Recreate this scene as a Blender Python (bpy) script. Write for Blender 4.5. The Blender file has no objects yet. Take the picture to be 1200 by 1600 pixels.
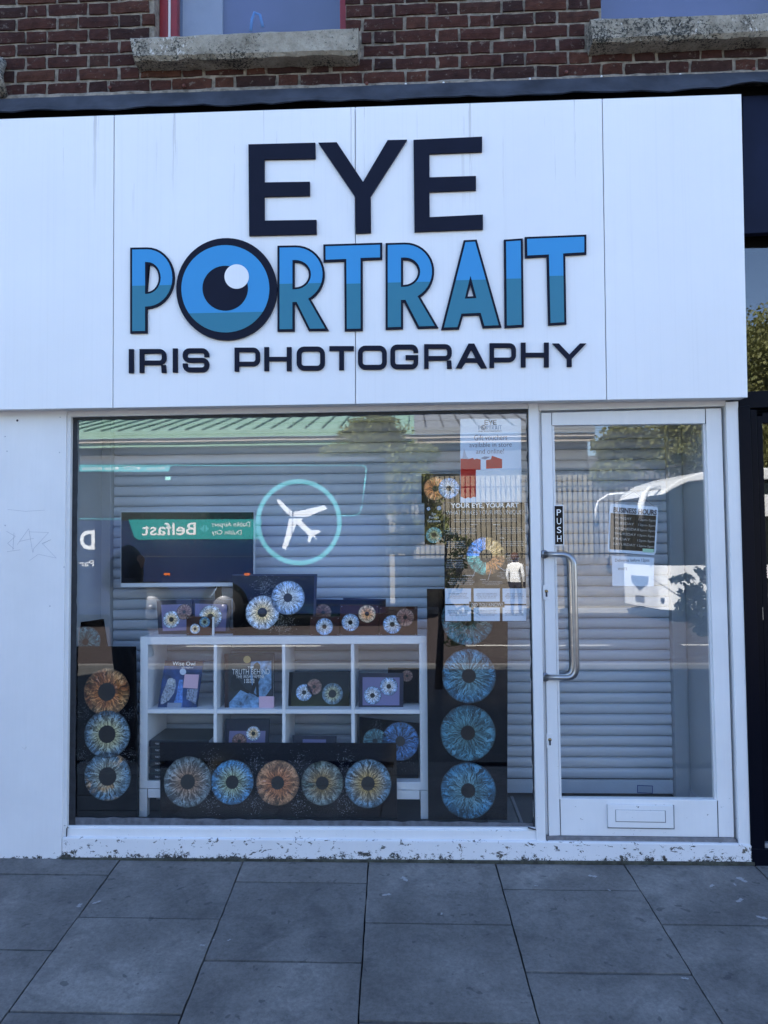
import bpy, bmesh, math, random
from math import radians, sin, cos, pi, atan2, hypot, sqrt
from mathutils import Vector, Matrix
random.seed(7)
S = bpy.context.scene
COL = S.collection
# ------------------------------------------------------------------ camera, sky, sun, exposure
CAM = Vector((0.0, -3.664, 1.55)); FPX = 1150.0
PIT, YAW, ROL = radians(2.449), radians(2.368), radians(-0.470)
fwd = Vector((-sin(YAW)*cos(PIT), cos(YAW)*cos(PIT), sin(PIT)))
rgt = Vector((cos(YAW), sin(YAW), 0.0)); upv = rgt.cross(fwd)
rg2 = rgt*cos(ROL) + upv*sin(ROL); up2 = upv*cos(ROL) - rgt*sin(ROL)
cd = bpy.data.cameras.new('camera'); cam = bpy.data.objects.new('camera', cd); COL.objects.link(cam)
M = Matrix((rg2, up2, -fwd)).transposed().to_4x4(); M.translation = CAM
cam.matrix_world = M
cd.sensor_fit = 'VERTICAL'; cd.sensor_height = 24.0; cd.lens = FPX/1600*24.0
cd.clip_start = 0.05; cd.clip_end = 600
S.camera = cam
SUN_EL, SUN_AZ = radians(47), radians(-30)
w = bpy.data.worlds.new('World'); S.world = w; w.use_nodes = True
nt = w.node_tree; bg = nt.nodes['Background']
sky = nt.nodes.new('ShaderNodeTexSky'); sky.sky_type = 'NISHITA'; sky.sun_disc = False
sky.sun_elevation = SUN_EL; sky.sun_rotation = SUN_AZ; sky.air_density = 1.0; sky.dust_density = 0.4; sky.ozone_density = 2.0
tint = nt.nodes.new('ShaderNodeMixRGB'); tint.blend_type = 'MULTIPLY'; tint.inputs[0].default_value = 1.0
tint.inputs[2].default_value = (1.0, 1.0, 1.08, 1); nt.links.new(sky.outputs[0], tint.inputs[1])      # camera white balance leans blue in the shade
nt.links.new(tint.outputs[0], bg.inputs[0]); bg.inputs[1].default_value = 0.074
sl = bpy.data.lights.new('sun', 'SUN'); sun = bpy.data.objects.new('sun', sl); COL.objects.link(sun)
sl.energy = 5.0; sl.angle = radians(0.53); sl.color = (1.0, 0.96, 0.90)
sdir = Vector((sin(SUN_AZ)*cos(SUN_EL), cos(SUN_AZ)*cos(SUN_EL), sin(SUN_EL)))
sun.rotation_euler = sdir.to_track_quat('Z', 'Y').to_euler(); sun.location = sdir*40
S.view_settings.view_transform = 'Standard'; S.view_settings.look = 'None'; S.view_settings.gamma = 1.0
S.view_settings.use_curve_mapping = False; S.view_settings.exposure = 2.72
S.render.engine = 'CYCLES'
S.cycles.max_bounces = 12; S.cycles.transparent_max_bounces = 24; S.cycles.glossy_bounces = 5

# ------------------------------------------------------------------ planes
def ray(px, py):
    return fwd*FPX + rg2*(px-600) - up2*(py-800)
GL = 0.035
class Plane:
    """a flat place in the world; measured positions are turned into (u,v) on it"""
    def __init__(s, o, x, z, mirror=False):
        s.o = Vector(o); s.x = Vector(x).normalized(); z = Vector(z)
        s.n = s.x.cross(z).normalized(); s.z = s.n.cross(s.x).normalized(); s.mirror = mirror
    def hit(s, px, py):
        d = ray(px, py); c = CAM.copy()
        if s.mirror: d = Vector((d.x, -d.y, d.z)); c.y = 2*GL - c.y
        t = (s.o-c).dot(s.n)/d.dot(s.n)
        return c + d*t
    def uv(s, px, py):
        q = s.hit(px, py) - s.o
        return (q.dot(s.x), q.dot(s.z))
    def p(s, u, v, e=0.0):
        return s.o + s.x*u + s.z*v + s.n*e
    def scale(s, px, py):
        q = s.hit(px, py); c = CAM.copy()
        if s.mirror: c.y = 2*GL - c.y
        return (q-c).length/ray(px, py).length
def FP(Y): return Plane((0, Y, 0), (1, 0, 0), (0, 0, 1))             # facing the street
def RP(Yv): return Plane((0, 2*GL-Yv, 0), (-1, 0, 0), (0, 0, 1), True)     # across the street, facing the shop
def at(px, py, Y): return FP(Y).hit(px, py)

# ------------------------------------------------------------------ object helpers
def link(o, parent=None):
    COL.objects.link(o)
    if parent is not None: o.parent = parent
    return o
def tag(o, label=None, cat=None, group=None, kind=None):
    if label: o['label'] = label
    if cat: o['category'] = cat
    if group: o['group'] = group
    if kind: o['kind'] = kind
    return o
def empty(name, label, cat, loc=(0, 0, 0), group=None):
    o = bpy.data.objects.new(name, None); o.empty_display_size = 0.1
    link(o); o.location = loc; o.matrix_world = Matrix.Translation(loc); return tag(o, label, cat, group)
def meshobj(name, verts, faces, mat, parent=None, smooth=False, bev=0.0):
    me = bpy.data.meshes.new(name); me.from_pydata([tuple(v) for v in verts], [], faces); me.validate()
    if mat: me.materials.append(mat)
    if smooth:
        for f in me.polygons: f.use_smooth = True
    o = bpy.data.objects.new(name, me); link(o)
    if parent is not None:
        o.parent = parent; o.matrix_parent_inverse = parent.matrix_world.inverted()
    o.matrix_world = Matrix.Identity(4)
    if bev:
        m = o.modifiers.new('bevel', 'BEVEL'); m.width = bev; m.segments = 2; m.limit_method = 'ANGLE'
    bm = bmesh.new(); bm.from_mesh(me); bmesh.ops.recalc_face_normals(bm, faces=bm.faces); bm.to_mesh(me); bm.free()
    return o
def prism(name, front, back, mat, parent=None, bev=0.0, smooth=False):
    n = len(front)
    f = [tuple(range(n)), tuple(range(2*n-1, n-1, -1))] + [(i, (i+1) % n, n+(i+1) % n, n+i) for i in range(n)]
    return meshobj(name, list(front)+list(back), f, mat, parent, smooth, bev)
def pq(name, pts, Y0, Y1, mat, parent=None, bev=0.0):
    """member of the front: outline measured on the plane Y0, running straight back to Y1"""
    fr = [at(x, y, Y0) for x, y in pts]; bk = [Vector((v.x, Y1, v.z)) for v in fr]
    return prism(name, fr, bk, mat, parent, bev)
def bq(name, pl, pts, e0, e1, mat, parent=None, bev=0.0):
    uv = [pl.uv(*q) for q in pts]
    return prism(name, [pl.p(u, v, e0) for u, v in uv], [pl.p(u, v, e1) for u, v in uv], mat, parent, bev)
def buv(name, pl, uv, e0, e1, mat, parent=None, bev=0.0):
    return prism(name, [pl.p(u, v, e0) for u, v in uv], [pl.p(u, v, e1) for u, v in uv], mat, parent, bev)
def box(name, x0, x1, y0, y1, z0, z1, mat, parent=None, bev=0.0):
    return prism(name, [(x0, y0, z0), (x1, y0, z0), (x1, y0, z1), (x0, y0, z1)], [(x0, y1, z0), (x1, y1, z0), (x1, y1, z1), (x0, y1, z1)], mat, parent, bev)
def tube(name, pts, r, mat, parent=None, seg=12, cap=True):
    pts = [Vector(p) for p in pts]; V = []; F = []
    prev = None
    for i, p in enumerate(pts):
        a = pts[max(i-1, 0)]; b = pts[min(i+1, len(pts)-1)]; t = (b-a).normalized()
        ref = prev if prev is not None else (Vector((0, 0, 1)) if abs(t.z) < .9 else Vector((1, 0, 0)))
        n = (ref - t*ref.dot(t)).normalized(); prev = n; bb = t.cross(n)
        rr = r[i] if isinstance(r, (list, tuple)) else r
        for k in range(seg):
            an = 2*pi*k/seg; V.append(p + n*cos(an)*rr + bb*sin(an)*rr)
    for i in range(len(pts)-1):
        for k in range(seg):
            F.append((i*seg+k, i*seg+(k+1) % seg, (i+1)*seg+(k+1) % seg, (i+1)*seg+k))
    if cap: F.append(tuple(range(seg))); F.append(tuple(range((len(pts)-1)*seg, len(pts)*seg)))
    return meshobj(name, V, F, mat, parent, True)
# curve outlines -> mesh: splines = list of closed (x,y) loops in local 2D; holes by even-odd
def outline(name, loops, pl, e, thick, mat, parent=None, offset=0.0, origin=(0, 0)):
    cu = bpy.data.curves.new(name, 'CURVE'); cu.dimensions = '2D'; cu.fill_mode = 'BOTH'
    for lp in loops:
        sp = cu.splines.new('POLY'); sp.points.add(len(lp)-1); sp.use_cyclic_u = True
        for i, (x, y) in enumerate(lp): sp.points[i].co = (x-origin[0], y-origin[1], 0, 1)
    cu.offset = offset; cu.extrude = thick/2
    return _place(name, cu, pl, e, thick, mat, parent, origin)
def _place(name, cu, pl, e, thick, mat, parent, origin):
    t = bpy.data.objects.new(name, cu); me = bpy.data.meshes.new_from_object(t)
    bpy.data.objects.remove(t); bpy.data.curves.remove(cu)
    me.materials.clear(); me.materials.append(mat)
    R = Matrix((pl.x, pl.z, pl.n)).transposed()
    o = bpy.data.objects.new(name, me); link(o)
    mw = R.to_4x4(); mw.translation = pl.p(origin[0], origin[1], e + thick/2)
    if parent is not None: o.parent = parent; o.matrix_parent_inverse = parent.matrix_world.inverted()
    o.matrix_world = mw
    return o
def text(name, body, pl, bx, mat, parent, e=0.001, thick=0.0006, bold=0.0, shear=0.0, uvbox=None, line=None):
    """lettering fitted to a box (pixel measured, or uv) on a plane"""
    cu = bpy.data.curves.new(name, 'FONT'); cu.body = body; cu.size = 1.0; cu.align_x = 'CENTER' if '\n' in body else 'LEFT'
    cu.resolution_u = 3; cu.extrude = 0.0; cu.offset = bold; cu.shear = shear
    if line: cu.space_line = line
    t = bpy.data.objects.new(name, cu); me = bpy.data.meshes.new_from_object(t)
    bpy.data.objects.remove(t); bpy.data.curves.remove(cu)
    xs = [v.co.x for v in me.vertices]; ys = [v.co.y for v in me.vertices]
    if not xs: return None
    if uvbox: u0, v0, u1, v1 = uvbox
    else:
        a = pl.uv(bx[0], bx[1]); b = pl.uv(bx[2], bx[3])
        u0, u1 = sorted((a[0], b[0])); v0, v1 = sorted((a[1], b[1]))
    sx = (u1-u0)/(max(xs)-min(xs)); sy = (v1-v0)/(max(ys)-min(ys))
    for v in me.vertices: v.co = ((v.co.x-min(xs))*sx, (v.co.y-min(ys))*sy, v.co.z)
    me.materials.clear(); me.materials.append(mat)
    R = Matrix((pl.x, pl.z, pl.n)).transposed().to_4x4()
    # keep the slope of the line as seen on the place
    R.translation = pl.p(u0, v0, e)
    o = bpy.data.objects.new(name, me); link(o)
    if parent is not None: o.parent = parent; o.matrix_parent_inverse = parent.matrix_world.inverted()
    o.matrix_world = R
    return o

# ------------------------------------------------------------------ materials
def nmat(name):
    m = bpy.data.materials.new(name); m.use_nodes = True; return m, m.node_tree, m.node_tree.nodes['Principled BSDF']
def col4(c): return (c[0], c[1], c[2], 1.0)
def noise(nt, scale, detail=4, rough=.55, vec=None, dist=0.0):
    n = nt.nodes.new('ShaderNodeTexNoise'); n.inputs['Scale'].default_value = scale; n.inputs['Detail'].default_value = detail
    n.inputs['Roughness'].default_value = rough; n.inputs['Distortion'].default_value = dist
    if vec is not None: nt.links.new(vec, n.inputs['Vector'])
    return n.outputs['Fac']
def ramp(nt, fac, stops):
    r = nt.nodes.new('ShaderNodeValToRGB'); nt.links.new(fac, r.inputs[0])
    e = r.color_ramp.elements
    while len(e) < len(stops): e.new(0.5)
    for i, (p, c) in enumerate(stops):
        e[i].position = p; e[i].color = col4(c) if not isinstance(c, (int, float)) else (c, c, c, 1)
    return r.outputs[0]
def mix(nt, fac, a, b, mode='MIX'):
    m = nt.nodes.new('ShaderNodeMixRGB'); m.blend_type = mode
    for i, v in ((0, fac), (1, a), (2, b)):
        if isinstance(v, (int, float)): m.inputs[i].default_value = v if i == 0 else (v, v, v, 1)
        elif isinstance(v, tuple): m.inputs[i].default_value = col4(v)
        else: nt.links.new(v, m.inputs[i])
    return m.outputs[0]
def math_(nt, op, a, b=None, c=None):
    m = nt.nodes.new('ShaderNodeMath'); m.operation = op
    for i, v in enumerate((a, b, c)):
        if v is None: continue
        if isinstance(v, (int, float)): m.inputs[i].default_value = v
        else: nt.links.new(v, m.inputs[i])
    return m.outputs[0]
def pos(nt, sc=None):
    g = nt.nodes.new('ShaderNodeNewGeometry').outputs['Position']
    if sc is None: return g
    m = nt.nodes.new('ShaderNodeMapping'); m.inputs['Scale'].default_value = sc; nt.links.new(g, m.inputs[0]); return m.outputs[0]
def sepz(nt, v):
    s = nt.nodes.new('ShaderNodeSeparateXYZ'); nt.links.new(v, s.inputs[0]); return s.outputs
def bump(nt, b, h, strength=.3, dist=.01):
    n = nt.nodes.new('ShaderNodeBump'); n.inputs['Strength'].default_value = strength; n.inputs['Distance'].default_value = dist
    nt.links.new(h, n.inputs['Height']); nt.links.new(n.outputs[0], b.inputs['Normal'])
def plain(name, c, rough=.5, metal=0.0, var=.12, nscale=6, spec=.5, bmp=0.0):
    m, nt, b = nmat(name)
    b.inputs['Roughness'].default_value = rough; b.inputs['Metallic'].default_value = metal
    b.inputs['Specular IOR Level'].default_value = spec
    f = noise(nt, nscale, 6, .6, pos(nt))
    lo = tuple(x*(1-var) for x in c); hi = tuple(min(1, x*(1+var)) for x in c)
    nt.links.new(ramp(nt, f, [(.3, lo), (.7, hi)]), b.inputs['Base Color'])
    if bmp: bump(nt, b, f, bmp)
    return m
def flat(name, c, rough=.5, spec=.4):
    m, nt, b = nmat(name); b.inputs['Base Color'].default_value = col4(c); b.inputs['Roughness'].default_value = rough
    b.inputs['Specular IOR Level'].default_value = spec; return m

def paint(name, c, chips=.5, mossz=None, streak=0.0, rough=.45, moss_h=.12):
    """old gloss paint: brush grain, chipped spots, dirt; moss growing along the foot when mossz is given"""
    m, nt, b = nmat(name); b.inputs['Roughness'].default_value = rough
    P = pos(nt)
    base = ramp(nt, noise(nt, 2.2, 6, .6, P), [(.3, tuple(x*.9 for x in c)), (.7, c)])
    g = noise(nt, 5, 5, .6, pos(nt, (14, 14, .8)))
    base = mix(nt, math_(nt, 'MULTIPLY', g, .22), base, tuple(x*.72 for x in c))
    gr = math_(nt, 'GREATER_THAN', noise(nt, 14, 8, .7, P), .70)
    base = mix(nt, math_(nt, 'MULTIPLY', gr, .35), base, (.30, .29, .28))
    Z = sepz(nt, P)[2]
    low = math_(nt, 'SUBTRACT', 1.0, math_(nt, 'MINIMUM', 1.0, math_(nt, 'MAXIMUM', 0.0, math_(nt, 'DIVIDE', Z, .9))))   # knocks are commoner low down
    th = math_(nt, 'SUBTRACT', .83 - .06*chips, math_(nt, 'MULTIPLY', low, .10*chips))
    ch = math_(nt, 'GREATER_THAN', noise(nt, 21, 7, .72, pos(nt, (1, 1, 1.7)), .6), th)
    base = mix(nt, ch, base, (.07, .065, .06))
    h = math_(nt, 'MULTIPLY', ch, -1.0)
    if mossz is not None:
        n = noise(nt, 34, 9, .8, P)
        t = math_(nt, 'ADD', math_(nt, 'DIVIDE', math_(nt, 'SUBTRACT', Z, mossz), moss_h), math_(nt, 'ADD', math_(nt, 'MULTIPLY', math_(nt, 'SUBTRACT', n, .5), 3.4), math_(nt, 'MULTIPLY', math_(nt, 'SUBTRACT', noise(nt, 4.5, 3, .5, P), .5), 1.8)))
        mk = math_(nt, 'LESS_THAN', t, .12)
        base = mix(nt, mk, base, ramp(nt, noise(nt, 60, 4, .6, P), [(.35, (.014, .014, .013)), (.7, (.085, .080, .07))]))
        h = math_(nt, 'ADD', h, math_(nt, 'MULTIPLY', mk, .8))
    if streak:
        s = noise(nt, 3, 5, .65, pos(nt, (20, 20, .35)))
        base = mix(nt, math_(nt, 'MULTIPLY', math_(nt, 'GREATER_THAN', s, .62), streak), base, tuple(x*.78 for x in c))
    if mossz is not None and chips > 1:      # big flakes off the masonry
        X_ = sepz(nt, P)[0]; fl = math_(nt, 'GREATER_THAN', noise(nt, 7.5, 9, .74, P, .8), math_(nt, 'SUBTRACT', .655, math_(nt, 'MULTIPLY', math_(nt, 'MAXIMUM', 0.0, math_(nt, 'SUBTRACT', X_, 1.48)), .55)))
        base = mix(nt, fl, base, ramp(nt, noise(nt, 30, 5, .6, P), [(.35, (.07, .065, .055)), (.7, (.22, .19, .15))])); h = math_(nt, 'SUBTRACT', h, fl)
    nt.links.new(base, b.inputs['Base Color'])
    bump(nt, b, math_(nt, 'ADD', h, math_(nt, 'MULTIPLY', g, .5)), .25, .004)
    return m
def signmat(name, c):
    m, nt, b = nmat(name); b.inputs['Roughness'].default_value = .42
    P = pos(nt)
    base = ramp(nt, noise(nt, 1.3, 4, .5, P), [(.3, tuple(x*.94 for x in c)), (.7, c)])
    s = noise(nt, 4, 4, .6, pos(nt, (22, 22, .2)))
    base = mix(nt, math_(nt, 'MULTIPLY', ramp(nt, s, [(.52, 0.0), (.8, 1.0)]), math_(nt, 'MULTIPLY', noise(nt, 1.1, 3, .5, P), .3)), base, tuple(x*.72 for x in c))
    Zt = math_(nt, 'SUBTRACT', 3.68, math_(nt, 'SUBTRACT', sepz(nt, P)[2], math_(nt, 'MULTIPLY', sepz(nt, P)[0], 0.0)))
    run = math_(nt, 'MULTIPLY', math_(nt, 'GREATER_THAN', noise(nt, 1, 5, .7, pos(nt, (26, 26, .5))), .64), ramp(nt, Zt, [(0.0, 1.0), (.55, 0.0)]))
    base = mix(nt, math_(nt, 'MULTIPLY', run, .40), base, (.34, .32, .30))
    f = math_(nt, 'GREATER_THAN', noise(nt, 30, 4, .6, P), .77)
    base = mix(nt, math_(nt, 'MULTIPLY', f, .5), base, (.25, .23, .22))
    nt.links.new(base, b.inputs['Base Color']); bump(nt, b, noise(nt, 1.6, 2, .5, P), .22, .03); return m

M_ = {}
M_['white'] = paint('white_gloss_paint', (.82, .82, .82), 1.25)
M_['whitelow'] = paint('white_plinth_paint', (.78, .78, .79), 1.5, mossz=0.0, moss_h=.085, rough=.6)
M_['whitepanel'] = paint('white_panel_paint', (.80, .80, .81), .12, mossz=-.01, moss_h=.05)
M_['sign'] = signmat('white_sign_panel', (.86, .86, .87))
M_['navy'] = plain('navy_letter', (.008, .010, .024), .5, var=.1, spec=.12)
M_['black'] = flat('black_satin', (.004, .004, .005), .35, .2)
M_['blackgap'] = flat('dark_gap', (.004, .004, .004), .9, .1)
M_['seal'] = plain('perished_black_sealant', (.02, .022, .028), .6, var=.4, nscale=30, bmp=.3)
M_['putty_shadow'] = plain('grey_putty_and_shadow_line', (.10, .11, .13), .55, var=.45, nscale=25, bmp=.3)
M_['steel'] = plain('brushed_steel', (.36, .36, .37), .28, 1.0, .08, 40)
M_['lead'] = plain('lead_sheet', (.040, .045, .058), .6, 0.0, .4, 7, .25, .25)
M_['mortar'] = plain('lime_mortar', (.215, .19, .16), .95, var=.5, nscale=30, spec=.1, bmp=.5)
M_['redpaint'] = plain('red_window_paint', (.22, .016, .02), .4, var=.2)
M_['dkgloss'] = flat('dark_gloss_paint', (.003, .004, .009), .3, .07)
M_['navyneigh'] = plain('navy_fascia_paint', (.006, .010, .030), .5, var=.3, nscale=3, spec=.12)
M_['card'] = flat('white_card', (.72, .74, .78), .5)
M_['ink'] = flat('dark_ink', (.03, .03, .05), .5)
M_['whiteink'] = flat('white_ink', (.88, .88, .88), .5)
M_['redink'] = flat('red_print', (.42, .012, .010), .6, .1)
M_['textred'] = flat('dark_red_ink', (.08, .02, .03), .6, .1)
M_['canvas'] = plain('black_canvas', (.0025, .0025, .0035), .5, var=.3, nscale=60, spec=.05)
M_['acryl'] = flat('black_acrylic', (.0025, .0025, .004), .06, .18)
M_['roadtint_acryl'] = plain('road_reflection_tinted_acrylic', (.040, .013, .008), .12, var=.3, nscale=5)  # brown of the reflected road painted into the dark acrylic's base colour
M_['navyframe'] = flat('navy_frame', (.010, .014, .040), .4)
M_['mat'] = flat('lavender_mount_board', (.19, .18, .34), .6)
M_['shelf'] = plain('white_laminate', (.74, .76, .80), .35, var=.03)
M_['shutter'] = plain('grey_shutter_lath', (.55, .60, .68), .36, 0.0, .05, 3)
M_['panelgrey'] = plain('grey_lining_panel', (.38, .41, .45), .5, var=.05, nscale=2)
M_['floor'] = plain('dark_display_floor', (.035, .038, .042), .45, var=.3, nscale=6)
M_['tvbez'] = flat('silver_bezel', (.62, .66, .72), .3)
M_['tvscr'] = flat('switched_off_screen', (.002, .003, .004), .12, .5)
M_['pink'] = flat('pink_note', (.62, .42, .52), .7)
M_['brass'] = plain('worn_brass', (.35, .24, .10), .4, .8)

def twotone(name, a, c):
    m, nt, b = nmat(name); b.inputs['Roughness'].default_value = .38
    tc = nt.nodes.new('ShaderNodeTexCoord').outputs['Object']; y = sepz(nt, tc)[1]
    up = math_(nt, 'GREATER_THAN', y, 0.0)
    cc = mix(nt, up, c, a); cc = mix(nt, math_(nt, 'MULTIPLY', noise(nt, 5, 5, .6, pos(nt)), .15), cc, (.08, .2, .35))
    nt.links.new(cc, b.inputs['Base Color']); return m
M_['blue'] = twotone('blue_over_teal_vinyl', (.014, .27, .60), (.004, .17, .26))

def glassmat(name, refl=.09, tint=(.93, .96, .95)):
    m, nt, b = nmat(name); nt.nodes.remove(b)
    out = nt.nodes['Material Output']
    tr = nt.nodes.new('ShaderNodeBsdfTransparent'); tr.inputs[0].default_value = col4(tint)
    gl = nt.nodes.new('ShaderNodeBsdfGlossy'); gl.inputs['Roughness'].default_value = 0.0
    gl.inputs[0].default_value = (1, 1, 1, 1)
    bn = nt.nodes.new('ShaderNodeBump'); bn.inputs['Strength'].default_value = .05; bn.inputs['Distance'].default_value = .002
    nt.links.new(noise(nt, 3.0, 1, .5, pos(nt)), bn.inputs['Height']); nt.links.new(bn.outputs[0], gl.inputs['Normal'])
    lw = nt.nodes.new('ShaderNodeLayerWeight'); lw.inputs[0].default_value = .5
    f = math_(nt, 'ADD', refl, math_(nt, 'MULTIPLY', math_(nt, 'POWER', lw.outputs['Facing'], 5.0), .55))
    mx = nt.nodes.new('ShaderNodeMixShader'); nt.links.new(f, mx.inputs[0]); nt.links.new(tr.outputs[0], mx.inputs[1]); nt.links.new(gl.outputs[0], mx.inputs[2])
    nt.links.new(mx.outputs[0], out.inputs[0]); return m
M_['glass'] = glassmat('shop_glass', .063, (.98, .99, .985))

def brickmat():
    m, nt, b = nmat('rustic_red_brick'); b.inputs['Roughness'].default_value = .9; b.inputs['Specular IOR Level'].default_value = .2
    P = pos(nt); r = nt.nodes.new('ShaderNodeObjectInfo').outputs['Random']
    base = ramp(nt, r, [(0, (.040, .020, .018)), (.3, (.062, .026, .022)), (.6, (.078, .031, .024)), (.92, (.100, .042, .028)), (1, (.034, .022, .022))])
    base = mix(nt, .75, base, ramp(nt, noise(nt, 22, 8, .7, P), [(.3, (.35, .33, .36)), (.55, (.95, .95, .95)), (.75, (1.3, 1.25, 1.2))]), 'MULTIPLY')
    g = noise(nt, 10, 6, .7, pos(nt, (5, 5, 22)))
    base = mix(nt, math_(nt, 'MULTIPLY', ramp(nt, noise(nt, 28, 8, .75, P), [(.58, 0.0), (.66, 1.0)]), .8), base, (.20, .165, .145))
    nt.links.new(base, b.inputs['Base Color']); bump(nt, b, g, .9, .012); return m
M_['brick'] = brickmat()
def stonemat():
    m, nt, b = nmat('lichen_spotted_stone'); b.inputs['Roughness'].default_value = .95
    P = pos(nt)
    c = ramp(nt, noise(nt, 9, 9, .75, P), [(.3, (.07, .06, .045)), (.45, (.26, .235, .19)), (.7, (.46, .42, .35))])
    c = mix(nt, math_(nt, 'GREATER_THAN', math_(nt, 'ADD', noise(nt, 80, 6, .8, P), math_(nt, 'MULTIPLY', noise(nt, 4, 3, .5, P), .5)), .80), c, (.035, .035, .032))
    c = mix(nt, math_(nt, 'GREATER_THAN', math_(nt, 'ADD', noise(nt, 65, 6, .8, pos(nt, (1, 1, .6))), math_(nt, 'MULTIPLY', noise(nt, 5, 3, .5, pos(nt, (1.3, 1, 1))), .4)), .86), c, (.60, .58, .54))
    nt.links.new(c, b.inputs['Base Color']); bump(nt, b, noise(nt, 40, 8, .7, P), .9, .012); return m
M_['stone'] = stonemat()
def slabmat():
    m, nt, b = nmat('grey_paving_slab'); b.inputs['Roughness'].default_value = .62
    P = pos(nt); r = nt.nodes.new('ShaderNodeObjectInfo').outputs['Random']
    c = ramp(nt, noise(nt, 2.6, 7, .6, P), [(.28, (.082, .080, .077)), (.5, (.138, .134, .128)), (.74, (.225, .218, .205))])
    c = mix(nt, math_(nt, 'MULTIPLY', ramp(nt, noise(nt, 5, 8, .7, pos(nt, (1, 1, 1)), 1.2), [(.5, 0.0), (.68, 1.0)]), .5), c, (.052, .053, .057))
    c = mix(nt, 1.0, c, ramp(nt, r, [(0, (.80, .81, .82)), (1, (1.18, 1.17, 1.15))]), 'MULTIPLY')
    c = mix(nt, .5, c, ramp(nt, noise(nt, 55, 8, .85, P), [(.36, (.45, .45, .45)), (.64, (1.6, 1.6, 1.6))]), 'MULTIPLY')
    sp = ramp(nt, noise(nt, 19, 2, .5, pos(nt, (1, 1, 1)), .2), [(.69, 0.0), (.71, 1.0)])
    c = mix(nt, math_(nt, 'MULTIPLY', sp, .55), c, (.035, .037, .042))
    lg = ramp(nt, noise(nt, 34, 4, .6, P), [(.74, 0.0), (.78, 1.0)])
    c = mix(nt, math_(nt, 'MULTIPLY', lg, .6), c, (.30, .30, .31))
    nt.links.new(c, b.inputs['Base Color']); bump(nt, b, noise(nt, 90, 6, .7, P), .25, .004); return m
M_['slab'] = slabmat()
M_['joint'] = plain('dark_joint_sand', (.018, .018, .018), .95, var=.4, nscale=40)

def irismat(name, inner, outer, patch=None, pr=.36, dark=.14, quarter=None, fine=1.0, bright=1.0):
    """printed photograph of an iris: radial fibres round a black pupil"""
    m, nt, b = nmat(name); b.inputs['Roughness'].default_value = .35
    tc = nt.nodes.new('ShaderNodeTexCoord').outputs['Object']; s = sepz(nt, tc); x, y = s[0], s[1]
    rnd = math_(nt, 'MULTIPLY', nt.nodes.new('ShaderNodeObjectInfo').outputs['Random'], 60.0)
    r = math_(nt, 'SQRT', math_(nt, 'ADD', math_(nt, 'MULTIPLY', x, x), math_(nt, 'MULTIPLY', y, y)))
    rs = math_(nt, 'MAXIMUM', r, .01)
    # slight warp so that fibres wander
    wv = nt.nodes.new('ShaderNodeCombineXYZ'); nt.links.new(x, wv.inputs[0]); nt.links.new(y, wv.inputs[1]); nt.links.new(rnd, wv.inputs[2])
    wob = math_(nt, 'MULTIPLY', math_(nt, 'SUBTRACT', noise(nt, 5, 3, .6, wv.outputs[0]), .5), .55)
    an = math_(nt, 'ADD', math_(nt, 'ARCTAN2', y, x), wob)
    c = nt.nodes.new('ShaderNodeCombineXYZ')
    nt.links.new(math_(nt, 'MULTIPLY', math_(nt, 'COSINE', an), 12.5*fine), c.inputs[0])
    nt.links.new(math_(nt, 'MULTIPLY', math_(nt, 'SINE', an), 12.5*fine), c.inputs[1])
    nt.links.new(math_(nt, 'ADD', math_(nt, 'MULTIPLY', r, 2.2), rnd), c.inputs[2])
    fib = noise(nt, 1.0, 5, .68, c.outputs[0])
    t = ramp(nt, math_(nt, 'ADD', r, math_(nt, 'MULTIPLY', math_(nt, 'SUBTRACT', fib, .5), .45)), [(pr+.06, inner), (.66, tuple((p+q)/2 for p, q in zip(inner, outer))), (.85, outer)])
    if patch:
        pn = ramp(nt, noise(nt, 1.6, 3, .5, wv.outputs[0]), [(.52, 0.0), (.62, 1.0)]); t = mix(nt, pn, t, patch)
    if quarter:   # four different quarters
        qx = math_(nt, 'GREATER_THAN', x, 0.0); qy = math_(nt, 'GREATER_THAN', y, 0.0)
        t = mix(nt, qx, mix(nt, qy, quarter[0], quarter[1]), mix(nt, qy, quarter[2], quarter[3]))
    f2 = ramp(nt, fib, [(.36, dark*.6), (.48, .5), (.60, 2.2)])
    t = mix(nt, 1.0, t, f2, 'MULTIPLY')
    hi = ramp(nt, fib, [(.60, 0.0), (.70, .75)]); t = mix(nt, hi, t, tuple(min(1, .35+.75*v) for v in outer))
    if bright != 1.0: t = mix(nt, 1.0, t, (bright, bright, bright), 'MULTIPLY')
    edge = ramp(nt, r, [(.84, 1.0), (.95, .7), (1.0, .12)]); t = mix(nt, 1.0, t, edge, 'MULTIPLY')
    pu = ramp(nt, math_(nt, 'ADD', r, math_(nt, 'MULTIPLY', math_(nt, 'SUBTRACT', fib, .5), .03)), [(pr, 0.0), (pr+.03, 1.0)])
    t = mix(nt, pu, (.004, .003, .004), t)
    nt.links.new(t, b.inputs['Base Color']); return m
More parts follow.
